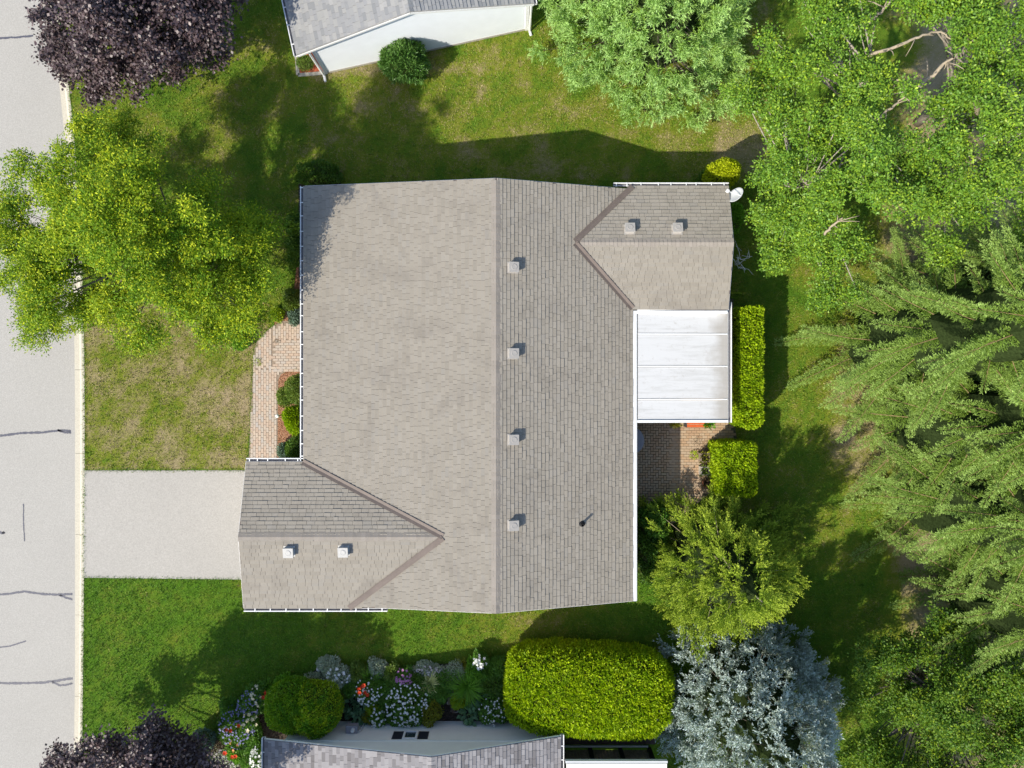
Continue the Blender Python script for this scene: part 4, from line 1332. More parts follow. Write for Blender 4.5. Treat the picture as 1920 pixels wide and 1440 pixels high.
# ------------------------------------------------------------------ house to the south
sh = thing('grey_roof_house', 'house with a mottled grey roof and cream wall behind the flower bed', 'house', (0, 0, 0))
SY, SWY = -12.79, -13.17
XL, XM, XR = -8.88, -2.76, 1.76
zs = lambda x: 2.23 + (x - XL) * (3.42 - 2.23) / (XM - XL) if x < XM else 3.42 - (x - XM) * (3.42 - 1.99) / (XR - XM)
rb = MB()
for a, b in ((XL, XM), (XM, XR)):
    pts = [(a, -26), (b, -26), (b, SY), (a, SY)]
    zz = [zs(a), zs(b), zs(b), zs(a)]
    rb.prism(pts, [z - 0.12 for z in zz], zz)
sroof = rb.build('roof', M['shingle_dark'], sh)
rng = np.random.default_rng(51)
pl = (3.42 - 2.23) / (XM - XL); pr = (3.42 - 1.99) / (XR - XM)
sP = slope_shingles(rng, (XL, SY, 2.23), (0, -1, 0), unit(np.array((1, 0, pl))), 5, pitchlen(XM - XL, pl), lambda *a: True)
sP += slope_shingles(rng, (XR, SY - 5, 1.99), (0, 1, 0), unit(np.array((-1, 0, pr))), 5, pitchlen(XR - XM, pr), lambda *a: True)
lay_shingles(sP, sroof, M['shingle_dark'], seed=3)
ridge_caps((XM, SY, 3.42), (XM, SY - 4, 3.42), pr, pl, (-1, 0, 0), sroof, M['shingle_dark'], seed=6)
gutter((XL - 0.01, SY + 0.05), (XL - 0.01, -20), (-1, 0), 2.22, [0.5, 1.2, 1.9], sh)
gutter((XR + 0.01, SY + 0.05), (XR + 0.01, -20), (1, 0), 1.98, [0.4, 0.9, 1.4], sh)
m = MB(); m.bar((XL, SY + 0.01, 2.17), (XM, SY + 0.01, 3.36), 0.02, 0.07); m.build('rake_board', M['siding_cream'], sh)
m = MB(); m.bar((XM, SY + 0.01, 3.36), (XR, SY + 0.01, 1.93), 0.02, 0.07); m.build('rake_board', M['siding_cream'], sh)
sb = MB()
x0, x1 = -8.4, 1.55
k = 0
while True:
    z0 = 0.03 + k * 0.12; z1 = z0 + 0.12; k += 1
    def span(z):
        if z < 1.95: return x0, x1
        t_ = min(1, (z - 1.95) / (3.3 - 1.95))
        return x0 + (XM - x0) * t_, x1 + (XM - x1) * t_
    if z1 > 3.28: break
    a0, b0 = span(z0); a1, b1 = span(z1)
    sb.add([(a0, SWY + 0.016, z0), (b0, SWY + 0.016, z0), (b1, SWY + 0.005, z1), (a1, SWY + 0.005, z1), (a0, SWY, z0), (b0, SWY, z0)], [(1, 0, 3, 2), (0, 1, 5, 4)])
sb.build('siding', M['siding_cream'], sh)
wm = MB().box(x0, x1, -25.5, SWY - 0.001, -0.1, 1.95)
wm.add([(x0, SWY - 0.002, 1.95), (x1, SWY - 0.002, 1.95), (XM, SWY - 0.002, 3.3)], [(2, 1, 0)])
wm.build('wall', M['siding_cream'], sh)
MB().box(x0 - 0.01, x1 + 0.01, SWY, SWY + 0.05, 1.53, 1.60).build('band_board', M['siding_cream'], sh)
# window with two dark shutters
def on_wall(px, py):
    z = CAM_H * (1 - (-SWY * FPX / CAM_H) / (py - 720.0))
    return at(px, py, z)
wz0, wz1 = 0.88, 1.50
wx0, wx1 = at(756, 0, 1.2)[0] , at(783, 0, 1.2)[0]
fr = MB()
for a in ((wx0, wx1, wz1 - 0.07, wz1), (wx0, wx1, wz0, wz0 + 0.07), (wx0, wx0 + 0.07, wz0 + 0.07, wz1 - 0.07), (wx1 - 0.07, wx1, wz0 + 0.07, wz1 - 0.07)):
    fr.box(a[0], a[1], SWY + 0.005, SWY + 0.075, a[2], a[3])
win = fr.build('window', M['white'], sh)
t = NT('window_glass'); t.color((0.03, 0.05, 0.06)); t.rough(0.06, 0.8); M['glass'] = t.m
MB().box(wx0 + 0.07, wx1 - 0.07, SWY + 0.018, SWY + 0.03, wz0 + 0.07, wz1 - 0.07).build('pane', M['glass'], win)
M['shutter'] = simple('shutter_charcoal', (0.032, 0.034, 0.042), 0.5, 0.1, 5)
for a, b in ((wx0 - 0.40, wx0 - 0.02), (wx1 + 0.02, wx1 + 0.40)):
    s_ = MB()
    s_.box(a, b, SWY + 0.006, SWY + 0.03, wz0, wz1)
    for z in np.arange(wz0 + 0.06, wz1 - 0.05, 0.06): s_.box(a + 0.04, b - 0.04, SWY + 0.03, SWY + 0.045, z, z + 0.025)
    s_.build('shutter', M['shutter'], sh)
# gas meter and wall pipe at the west end of that wall
gm = thing('gas_meter', 'grey meter box with a white round cap on the cream wall', 'meter', tuple(on_wall(660, 1374)))
MB().box(-0.22, 0.22, 0.02, 0.30, -0.16, 0.10).build('box', M['grey_plastic'], gm)
MB().lathe([(0.075, 0.10), (0.075, 0.20), (0.06, 0.23), (0.001, 0.23)], 14, (0.06, 0.16, 0)).build('cap', M['white'], gm)
MB().tube([(0.24, 0.06, 0.05), (0.30, 0.06, -0.1), (0.34, 0.06, -0.9)], 0.03, 8).build('pipe', M['dish'], gm)

# screened porch at the east end of the southern house
po = thing('porch', 'brown board porch with a flat white roof beside the grey roof', 'porch', (0, 0, 0))
PX0, PX1, PYW = 1.95, 5.55, -14.30
M['porch_roof'] = simple('porch_roof_white', (0.78, 0.77, 0.70), 0.5, 0.04, 2)
MB().box(PX0 - 0.0, PX1, -17.5, -13.60, 2.22, 2.32).build('roof', M['porch_roof'], po)
MB().box(PX0 - 0.03, PX1 + 0.03, -13.598, -13.52, 2.16, 2.30).build('fascia', M['dish'], po)
for x in (1.93, 3.05, 4.22, 5.35):
    MB().box(x - 0.08, x + 0.08, PYW - 0.08, PYW + 0.10, 0, 2.2).build('post', M['black'], po)
for xa_, xb_ in ((2.02, 2.96), (3.14, 4.13), (4.31, 5.26)):
    n_ = 8
    w_ = (xb_ - xa_) / n_
    for q in range(n_):
        MB().box(xa_ + q * w_ + 0.004, xa_ + (q + 1) * w_ - 0.004, PYW, PYW + 0.025 + 0.006 * (q % 2), 0.04, 2.1).build('board', M['wood'], po)
MB().box(PX0, PX1 - 0.25, PYW + 0.16, PYW + 0.22, 0.05, 0.11).build('step_rail', M['dish'], po)
dk = MB()
deck = thing('deck', 'dark weathered deck boards between the porch and the clipped hedge', 'deck', (0, 0, 0))
for q in range(16):
    y = PYW + 0.24 + q * 0.095
    MB().box(1.85, 5.6, y, y + 0.085, 0.0, 0.035 + 0.004 * (q % 3)).build('deck_board', M['dark_wood'], deck)

# ------------------------------------------------------------------ clipped hedges and shrubs
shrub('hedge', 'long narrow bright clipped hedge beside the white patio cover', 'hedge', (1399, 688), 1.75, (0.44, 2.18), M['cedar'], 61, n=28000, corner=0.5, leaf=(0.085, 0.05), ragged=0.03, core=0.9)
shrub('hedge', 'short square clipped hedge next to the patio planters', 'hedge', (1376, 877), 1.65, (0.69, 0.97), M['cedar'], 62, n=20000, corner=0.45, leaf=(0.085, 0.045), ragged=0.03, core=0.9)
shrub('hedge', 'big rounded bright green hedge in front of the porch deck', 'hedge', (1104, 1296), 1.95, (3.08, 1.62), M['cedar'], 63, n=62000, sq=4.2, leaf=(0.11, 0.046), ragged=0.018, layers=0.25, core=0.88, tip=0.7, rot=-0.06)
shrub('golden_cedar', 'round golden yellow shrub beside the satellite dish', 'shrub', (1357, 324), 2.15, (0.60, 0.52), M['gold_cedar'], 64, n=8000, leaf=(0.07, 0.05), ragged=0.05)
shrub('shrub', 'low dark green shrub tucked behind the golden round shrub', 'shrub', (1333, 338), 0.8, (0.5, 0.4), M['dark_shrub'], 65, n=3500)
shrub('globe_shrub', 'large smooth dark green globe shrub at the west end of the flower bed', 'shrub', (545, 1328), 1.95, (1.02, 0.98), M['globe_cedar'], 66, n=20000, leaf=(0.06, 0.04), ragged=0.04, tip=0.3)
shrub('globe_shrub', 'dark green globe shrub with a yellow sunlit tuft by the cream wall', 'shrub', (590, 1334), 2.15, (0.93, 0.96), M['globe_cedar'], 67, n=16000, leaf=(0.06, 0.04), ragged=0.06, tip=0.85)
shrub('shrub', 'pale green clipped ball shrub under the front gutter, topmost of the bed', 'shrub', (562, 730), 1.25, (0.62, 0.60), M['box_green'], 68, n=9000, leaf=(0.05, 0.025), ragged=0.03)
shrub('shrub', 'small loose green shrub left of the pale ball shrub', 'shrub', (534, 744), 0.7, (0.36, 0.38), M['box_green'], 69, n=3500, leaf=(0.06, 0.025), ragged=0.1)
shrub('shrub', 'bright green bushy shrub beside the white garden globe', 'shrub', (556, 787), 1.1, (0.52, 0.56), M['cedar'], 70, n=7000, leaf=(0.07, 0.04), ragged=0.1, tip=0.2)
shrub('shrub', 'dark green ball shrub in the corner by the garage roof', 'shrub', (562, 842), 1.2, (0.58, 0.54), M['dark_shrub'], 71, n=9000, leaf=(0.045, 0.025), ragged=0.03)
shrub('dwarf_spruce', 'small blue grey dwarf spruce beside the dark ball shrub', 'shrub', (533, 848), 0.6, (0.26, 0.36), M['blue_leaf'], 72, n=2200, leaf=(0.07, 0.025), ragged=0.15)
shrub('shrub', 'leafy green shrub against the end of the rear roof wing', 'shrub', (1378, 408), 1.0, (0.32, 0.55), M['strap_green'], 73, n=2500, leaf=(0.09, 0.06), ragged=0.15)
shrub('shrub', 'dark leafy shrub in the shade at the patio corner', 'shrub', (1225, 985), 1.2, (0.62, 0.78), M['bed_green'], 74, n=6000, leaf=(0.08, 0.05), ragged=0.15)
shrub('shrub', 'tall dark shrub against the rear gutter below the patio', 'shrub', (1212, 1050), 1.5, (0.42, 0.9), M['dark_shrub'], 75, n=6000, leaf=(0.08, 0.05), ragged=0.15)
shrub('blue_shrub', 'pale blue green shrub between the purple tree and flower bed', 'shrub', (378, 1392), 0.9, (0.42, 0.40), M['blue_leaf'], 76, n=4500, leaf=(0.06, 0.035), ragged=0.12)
shrub('shrub', 'shaded foundation shrub near the corner of the bungalow roof', 'shrub', (596, 325), 1.0, (0.9, 0.5), M['dark_shrub'], 77, n=5500, leaf=(0.08, 0.04), ragged=0.15)
for k, (x, y, r, mt, lb) in enumerate(((548, 560, 0.42, 'box_green', 'spreading green plant above the top of the brick path'), (553, 592, 0.30, 'blue_leaf', 'pale leafy plant at the top edge of the brick path'),
                                     (560, 470, 0.5, 'dark_shrub', 'dark shrub in shade along the front gutter'), (520, 590, 0.25, 'lime_leaf', 'bright lime plant at the path corner under the tree'),
                                     (448, 640, 0.33, 'strap_green', 'clump of long grass left of the curved path'), (560, 420, 0.45, 'dark_shrub', 'dark shrub beside the front gutter near the roof shadow'))):
    shrub('garden_plant', lb, 'plant', (x, y), r * 1.3, (r, r * 1.1), M[mt], 80 + k, n=int(9000 * r), leaf=(0.07, 0.035), ragged=0.2, layers=0.2, core=0.55)

# garden globe lamp
lamp = thing('garden_lamp', 'small white globe lamp in the mulch bed beside the path', 'garden lamp', tuple(at(526, 779, 0.0)))
MB().tube([(0, 0, 0), (0, 0, 0.3)], 0.02, 8).build('post', M['black'], lamp)
m = MB(); th = np.linspace(-1.4, 1.57, 8)
m.lathe([(max(0.001, 0.078 * math.cos(a)), 0.36 + 0.078 * math.sin(a)) for a in th], 16).build('globe', M['lamp_glass'], lamp, smooth=True)

# ------------------------------------------------------------------ patio things
def planter(px, py, s, h, mat, soil_plant, lb, square=True, rot=0.0):
    c = at(px, py, h); c[2] = 0.034
    r = thing('planter', lb, 'planter', tuple(c))
    r.rotation_euler = (0, 0, rot)
    m = MB()
    if square:
        w = 0.035
        for b in ((-s, s, -s, -s + w), (-s, s, s - w, s), (-s, -s + w, -s + w, s - w), (s - w, s, -s + w, s - w)): m.box(*b, 0, h)
        m.box(-s + w, s - w, -s + w, s - w, 0.0, 0.05)
        m.build('box', mat, r)
        MB().sheet([(-s + w, -s + w), (s - w, -s + w), (s - w, s - w), (-s + w, s - w)], h - 0.05).build('soil', M['soil'], r)
    else:
        m.lathe([(s * 0.7, 0), (s * 0.95, h * 0.9), (s, h * 0.9), (s, h), (s * 0.88, h), (s * 0.86, h - 0.06)], 18).build('pot', mat, r, smooth=False)
        MB().lathe([(s * 0.87, h - 0.055), (0.001, h - 0.05)], 18).build('soil', M['soil'], r)
    if soil_plant:
        rng = np.random.default_rng(int(px))
        n = 90 if square else 260
        mm = MB()
        P = np.c_[rng.uniform(-s * 0.8, s * 0.8, (n, 2)), np.full(n, h - 0.05)]
        D = unit(np.c_[P[:, :2] / s * 0.9, np.ones(n)] + rng.normal(size=(n, 3)) * 0.5)
        leaves(mm, P + D * rng.uniform(0, 0.14, n)[:, None], D, rand_dirs(rng, n), rng.uniform(0.08, 0.16, n), 0.05, 0.2)
        mm.build('plant', M[soil_plant], r, tint=True)
    return r
planter(1322, 858, 0.175, 0.42, M['wood'], 'olive_leaf', 'square wooden planter with sprawling foliage, nearest the white cover', rot=0.05)
planter(1322, 883, 0.165, 0.36, M['concrete'], 'box_green', 'square stone planter in the middle of the row by the square hedge')
planter(1326, 906, 0.17, 0.38, M['terracotta'], 'brown_plant', 'brown pot at the foot of the square hedge, nearest the conifer', square=False)
planter(1232, 947, 0.16, 0.34, M['dish'], 'strap_green', 'pale round pot with bright green foliage in the patio shade', square=False)
planter(1266, 792, 0.13, 0.45, M['terracotta'], 'olive_leaf', 'pot of yellow green leaves at the west edge of the patio cover', square=False)
planter(1330, 792, 0.13, 0.45, M['grey_plastic'], 'strap_green', 'pot of green leaves beside the orange bench', square=False)
bench = thing('bench', 'orange slatted bench peeking out below the patio cover edge', 'bench', tuple(at(1308, 797, 0.4) * np.array((1, 1, 0)) + np.array((0, 0.02, 0.03))))
for q in range(3): MB().box(-0.42, 0.42, -0.10 + q * 0.12, 0.0 + q * 0.12, 0.40, 0.43).build('slat', M['orange'], bench)
for x in (-0.46, 0.44):
    MB().box(x, x + 0.03, -0.10, 0.24, 0.0, 0.44).build('leg', M['dark_steel'], bench)
tb = thing('round_table', 'grey round table half hidden under the rear gutter', 'table', tuple(at(1180, 826, 0.72) * np.array((1, 1, 0)) + np.array((0.05, 0, 0.03))))
MB().lathe([(0.001, 0.70), (0.50, 0.70), (0.52, 0.72), (0.50, 0.74), (0.001, 0.74)], 32).build('top', M['grey_plastic'], tb)
MB().lathe([(0.25, 0), (0.25, 0.03), (0.05, 0.06), (0.04, 0.70)], 14).build('pedestal', M['dark_steel'], tb)
# weeds growing between patio stones, twigs by the wall
def sprout(px, py, n, r, h, mat, lb, seed, name='weed', leaf=(0.09, 0.03)):
    rng = np.random.default_rng(seed)
    root = thing(name, lb, 'plant', tuple(at(px, py, 0.03)))
    m = MB()
    a = rng.uniform(0, 6.28, n); rr = r * np.sqrt(rng.random(n))
    P = np.c_[rr * np.cos(a), rr * np.sin(a), rng.uniform(0.01, h, n)]
    D = unit(np.c_[np.cos(a), np.sin(a), rng.uniform(0.1, 0.9, n)] + rng.normal(size=(n, 3)) * 0.4)
    leaves(m, P, D, unit(np.array((0, 0, 1.0)) + rng.normal(size=(n, 3)) * 0.5), leaf[0] * rng.uniform(0.7, 1.3, n), leaf[1], 0.2)
    m.build('foliage', M[mat], root, tint=True)
    s = MB()
    for k in range(4): s.tube([(0, 0, 0), (r * 0.4 * math.cos(k * 1.7), r * 0.4 * math.sin(k * 1.7), h * 0.7)], 0.005, 4)
    s.build('stem', M['twig'], root)
    return root
sprout(1300, 853, 70, 0.14, 0.12, 'lime_leaf', 'small light green weed growing in the sunlit patio', 301)
sprout(1315, 838, 60, 0.2, 0.25, 'brown_plant', 'thin brownish plant at the top of the planters', 302, leaf=(0.05, 0.02))
sprout(1303, 828, 40, 0.16, 0.25, 'brown_plant', 'sparse brownish sprig in the middle of the sunlit patio', 303, leaf=(0.04, 0.02))
sprout(520, 640, 30, 0.1, 0.03, 'brown_plant', 'small dry weed on the brick path bend', 304, leaf=(0.05, 0.02))
sprout(490, 625, 60, 0.16, 0.05, 'strap_green', 'weeds creeping over the left edge of the brick path', 305, leaf=(0.06, 0.02))
sprout(483, 1150 - 470, 50, 0.14, 0.06, 'lime_leaf', 'grass tuft hanging over the path below the weeds', 306, leaf=(0.07, 0.02))
tw = thing('dead_shrub', 'bare white twigs of a dead shrub by the rear wing wall', 'shrub', tuple(at(1386, 490, 0.0)))
rng = np.random.default_rng(9)
m = MB()
for k in range(16):
    a = rng.uniform(0, 6.28); l = rng.uniform(0.25, 0.6)
    p0 = np.array((rng.normal() * 0.08, rng.normal() * 0.25, 0.0)); p1 = p0 + np.array((math.cos(a) * l * 0.4, math.sin(a) * l * 0.4, l * 0.7)); p2 = p1 + np.array((rng.normal() * 0.15, rng.normal() * 0.2, l * 0.3))
    m.tube([p0, p1, p2], [0.014, 0.011, 0.006], 4)
m.build('branches', M['white'], tw)

# ------------------------------------------------------------------ flower bed along the southern house
def perennial(px, py, r, h, fol, flower, nf, fs, lb, seed, nl=None, leaf=(0.08, 0.04), ell=1.0, name='flowering_plant', z=0.014, spread=1.0):
    rng = np.random.default_rng(seed)
    c = at(px, py, h * 0.7); c[2] = z
    root = thing(name, lb, 'plant', tuple(c))
    r = r * (CAM_H / FPX)
    n = nl or int(3200 * r + 350)
    a = rng.uniform(0, 6.28, n); q = np.sqrt(rng.random(n)); 
    lump = 1 + 0.18 * np.sin(3 * a + seed) + 0.1 * np.sin(5 * a + 2 * seed)
    x, y = r * q * lump * np.cos(a), r * q * lump * np.sin(a) * ell
    dome = np.sqrt(np.clip(1 - q ** 2, 0, 1))
    zz = h * (0.35 + 0.6 * dome) * (1 - 0.55 * rng.random(n) ** 2)
    P = np.c_[x, y, zz]
    D = unit(np.c_[np.cos(a) * (0.3 + q), np.sin(a) * (0.3 + q), 0.5 * np.ones(n)] + rng.normal(size=(n, 3)) * 0.55)
    m = MB()
    sz = rng.uniform(0.7, 1.3, n)
    leaves(m, P, D, unit(np.array((0, 0, 1.0)) + rng.normal(size=(n, 3)) * 0.6), leaf[0] * sz, leaf[1] * sz, np.clip(rng.normal(size=n) * 0.2 + 0.2 * dome, 0, 1))
    m.build('foliage', M[fol], root, tint=True)
    st = MB()
    for k in range(7):
        b = rng.uniform(0, 6.28)
        st.tube([(0.02 * math.cos(b), 0.02 * math.sin(b), 0), (r * 0.5 * math.cos(b), r * 0.5 * ell * math.sin(b), h * 0.7)], 0.008, 4)
    st.build('stems', M['twig'], root)
    if flower:
        f = MB()
        a = rng.uniform(0, 6.28, nf); q = np.sqrt(rng.random(nf)) * 0.98 * spread
        cx = np.c_[r * q * np.cos(a), r * q * np.sin(a) * ell, h * (0.5 + 0.55 * np.sqrt(np.clip(1 - q ** 2, 0, 1))) + rng.uniform(0, 0.08, nf)]
        up = unit(np.c_[0.4 * np.cos(a) * q, 0.4 * np.sin(a) * q, np.ones(nf)] + rng.normal(size=(nf, 3)) * 0.25)
        ref = unit(rng.normal(size=(nf, 3)))
        e1 = unit(np.cross(up, ref)); e2 = np.cross(up, e1)
        s = fs * rng.uniform(0.65, 1.25, nf)
        for k in range(5):
            t_ = k * 2 * np.pi / 5
            d = e1 * math.cos(t_) + e2 * math.sin(t_) + up * 0.25
            leaves(f, cx, d, up, s, s * 0.75, 0.0)
        f.build('blossoms', M[flower], root, tint=True)
    return root


def strap_clump(px, py, r, h, mat, lb, seed, n=90, w=0.028, flower=None, nf=0, fs=0.07, name='strap_leaf_plant'):
    rng = np.random.default_rng(seed)
    c = at(px, py, h * 0.5); c[2] = 0.014
    root = thing(name, lb, 'plant', tuple(c))
    r = r * CAM_H / FPX
    m = MB()
    for k in range(n):
        a = rng.uniform(0, 6.28); L = r * rng.uniform(0.6, 1.1); hh = h * rng.uniform(0.6, 1.1)
        s = np.linspace(0, 1, 5)
        d = np.array((math.cos(a), math.sin(a), 0)); sd = np.array((-d[1], d[0], 0))
        C = d * (L * s)[:, None] + np.array((0, 0, 1)) * (hh * (1.7 * s - 1.25 * s ** 2))[:, None] + np.array((rng.normal() * 0.04, rng.normal() * 0.04, 0))
        ww = w * (1 - s ** 2 * 0.92) / 2
        v = np.concatenate([C + sd * ww[:, None], C - sd * ww[:, None]])
        i = np.arange(4)
        m.add(v, np.stack([i, i + 1, 5 + i + 1, 5 + i], 1))
    m.build('leaves', M[mat], root, tint=True)
    if flower:
        f = MB(); st = MB()
        for k in range(nf):
            a = rng.uniform(0, 6.28); q = r * rng.uniform(0.15, 0.7)
            top = np.array((q * math.cos(a), q * math.sin(a) * 0.6 - r * 0.25, h * rng.uniform(1.0, 1.3)))
            st.tube([(0, 0, 0), top * np.array((0.6, 0.6, 0.7)), top], 0.006, 4)
            for j in range(6):
                t_ = j * np.pi / 3 + k
                leaves(f, top[None], np.array([(math.cos(t_), math.sin(t_), 0.45)]), np.array([(0, 0, 1.0)]), fs * 1.2, fs * 0.6, 0.0)
        st.build('stems', M['strap_green'], root); f.build('blossoms', M[flower], root, tint=True)
    return root

perennial(690, 1296, 27, 0.75, 'bed_green', 'f_white', 70, 0.05, 'white flowering clump right under the red lilies', 401)
perennial(764, 1322, 43, 0.85, 'bed_green', 'f_white', 170, 0.05, 'widest white flowering clump in the middle of the bed', 402, ell=0.95)
perennial(632, 1272, 25, 0.6, 'silver', 'f_white', 34, 0.06, 'white flowering clump with silver leaves above the globe shrubs', 403)
perennial(900, 1240, 14, 0.7, 'bed_green', 'f_white', 34, 0.06, 'white flower head cluster nearest the lawn shadow', 404)
perennial(925, 1334, 27, 0.75, 'bed_green', 'f_white', 60, 0.045, 'white flowering clump left of the big rounded hedge', 405)
perennial(482, 1425, 13, 0.7, 'bed_green', 'f_white', 60, 0.055, 'white flowers beside the grey roof gutter', 406, ell=2.0)
perennial(708, 1345, 15, 0.7, 'bed_green', 'f_white', 34, 0.05, 'white flowers drooping over the cream wall', 407, ell=1.4)
perennial(615, 1248, 17, 0.28, 'silver', None, 0, 0, 'silver leaved mound at the point of the flower bed', 408, leaf=(0.11, 0.04), spread=1.0)
perennial(590, 1280, 18, 0.4, 'silver', None, 0, 0, 'grey fine leaved mound between the edging and globe shrub', 409, leaf=(0.09, 0.02))
perennial(708, 1256, 19, 0.35, 'silver', None, 0, 0, 'silver leaved mound above the red lilies', 410, leaf=(0.10, 0.04))
perennial(800, 1256, 30, 0.35, 'silver', 'f_pale', 60, 0.04, 'low strip of small pale flowers along the lawn edge', 411, ell=0.4)
perennial(850, 1262, 26, 0.4, 'silver', None, 0, 0, 'grey green low plant right of the pale flower strip', 412, ell=0.7, leaf=(0.06, 0.025))
perennial(757, 1270, 17, 0.6, 'bed_green', 'f_pink', 46, 0.055, 'purple pink flower cluster near the lawn edge', 413)
perennial(735, 1285, 20, 0.55, 'bed_green', None, 0, 0, 'leafy green plant left of the purple pink flowers', 414)
perennial(700, 1332, 15, 0.55, 'lime_leaf', None, 0, 0, 'lime green mound between two white flowering clumps', 415)
perennial(806, 1337, 18, 0.75, 'olive_leaf', None, 0, 0, 'olive yellow upright plant right of the widest white clump', 416, ell=1.6)
perennial(662, 1315, 20, 0.4, 'hosta', None, 0, 0, 'broad grey green leaves right of the globe shrubs', 417, nl=110, leaf=(0.24, 0.14), ell=1.3)
perennial(905, 1322, 17, 0.4, 'hosta', None, 0, 0, 'broad round leaves left of the rightmost white clump', 418, nl=110, leaf=(0.18, 0.15))
perennial(925, 1285, 24, 0.6, 'dark_shrub', None, 0, 0, 'dark blue green leafy mound left of the big rounded hedge', 419)
perennial(935, 1253, 22, 0.55, 'bed_green', None, 0, 0, 'green leafy mound at the top left of the big hedge', 420)
perennial(838, 1275, 20, 0.5, 'bed_green', None, 0, 0, 'dark leafy plant between cream strap leaves and long grass', 421)
perennial(725, 1310, 16, 0.5, 'bed_green', None, 0, 0, 'dark leafy plant in the gap between white clumps', 422)
perennial(445, 1362, 36, 0.6, 'bed_green', 'f_violet', 150, 0.045, 'broad mound of violet flowers at the west end of the bed', 423, ell=1.2)
perennial(470, 1318, 25, 0.6, 'bed_green', 'f_violet', 70, 0.04, 'violet flowering clump above the broad violet mound', 424)
perennial(484, 1306, 17, 0.6, 'bed_green', 'f_cream', 22, 0.06, 'cream flowering clump beside the globe shrub', 425, ell=1.3)
perennial(468, 1352, 14, 0.7, 'bed_green', 'f_cream', 10, 0.08, 'few large cream blooms among violet flowers', 426, ell=1.3)
perennial(455, 1395, 24, 0.5, 'bed_green', 'f_orange', 4, 0.09, 'leafy green clump with pale orange blooms below the violet mound', 427)
perennial(405, 1395, 20, 0.35, 'brown_plant', None, 0, 0, 'brown seedy plant beside the pale blue green shrub', 428, leaf=(0.06, 0.03))
perennial(418, 1428, 24, 0.4, 'silver', 'f_pale', 120, 0.03, 'mound of tiny pale grey flowers at the bottom of the bed', 429, leaf=(0.06, 0.02))
perennial(465, 1425, 16, 0.5, 'bed_green', None, 0, 0, 'green mound between grey flowers and the roof gutter', 430)
perennial(690, 1345, 12, 0.5, 'olive_leaf', None, 0, 0, 'small rusty green plant by the wall meter', 431)
for k, (x, y, r, f, lb) in enumerate(((655, 1290, 16, 'bed_green', 'green plant between the silver mounds and hosta leaves'), (670, 1262, 15, 'box_green', 'green plant at the lawn edge left of the lilies'),
        (672, 1340, 14, 'hosta', 'grey green leaves just above the wall meter'), (735, 1265, 13, 'box_green', 'mid green plant between silver mound and pink flowers'), (780, 1275, 16, 'dark_shrub', 'dark plant left of the cream striped leaves'),
        (795, 1312, 15, 'bed_green', 'green plant below the cream striped leaves'), (828, 1300, 14, 'bed_green', 'green plant left of the timber sleeper'), (890, 1262, 18, 'strap_green', 'bright green plant below the white flowers at the lawn'),
        (915, 1262, 16, 'bed_green', 'green plant right of the white flowers at the lawn'), (948, 1300, 14, 'dark_shrub', 'dark plant pressed against the big hedge'), (880, 1340, 14, 'hosta', 'broad leaves below the long grass clump'),
        (745, 1350, 18, 'bed_green', 'green plant spilling over the cream wall'), (430, 1330, 18, 'bed_green', 'green plant at the top of the violet mound'), (425, 1372, 18, 'dark_shrub', 'dark plant at the west edge of the violet mound'),
        (470, 1380, 18, 'bed_green', 'green plant between the globe shrub and violet mound'), (475, 1405, 14, 'bed_green', 'green plant near the corner of the grey roof'), (530, 1282, 14, 'strap_green', 'green plant above the globe shrubs'), (640, 1300, 12, 'box_green', 'green plant touching the yellow tufted globe shrub'), (715, 1290, 12, 'strap_green', 'light green plant right of the red lilies'), (770, 1290, 12, 'box_green', 'light green plant below the purple pink flowers'), (860, 1315, 13, 'lime_leaf', 'lime green plant right of the timber sleeper'), (945, 1330, 12, 'box_green', 'green plant between white flowers and the big hedge'), (440, 1415, 12, 'strap_green', 'light green plant among the low red lilies'))):
    perennial(x, y, r, 0.5, f, None, 0, 0, lb, 460 + k, ell=1.0 + 0.1 * (k % 4), leaf=(0.11, 0.05) if f != 'hosta' else (0.2, 0.13), nl=None if f != 'hosta' else 100, name='garden_plant')
strap_clump(803, 1284, 30, 0.72, 'variegated', 'cream and green striped strap leaf plant', 440, n=110, w=0.05)
strap_clump(876, 1292, 42, 0.9, 'strap_green', 'large clump of long bright green arching leaves', 441, n=220, w=0.03)
strap_clump(693, 1276, 28, 0.85, 'strap_green', 'lily clump with bright red flowers', 442, n=90, w=0.035, flower='f_red', nf=6, fs=0.09)
strap_clump(500, 1290, 20, 0.6, 'strap_green', 'lily clump with dark red flowers at the top of the globe shrub', 443, n=60, w=0.03, flower='f_red', nf=4, fs=0.09)
strap_clump(445, 1350, 16, 0.7, 'strap_green', 'red lilies standing in the violet mound', 444, n=30, flower='f_red', nf=3, fs=0.09)
strap_clump(438, 1398, 24, 0.6, 'strap_green', 'red lilies at the lower west corner of the bed', 445, n=80, flower='f_red', nf=4, fs=0.09)
strap_clump(868, 1248, 20, 0.5, 'olive_leaf', 'thin yellowish grass clump at the lawn edge', 446, n=60, w=0.016)
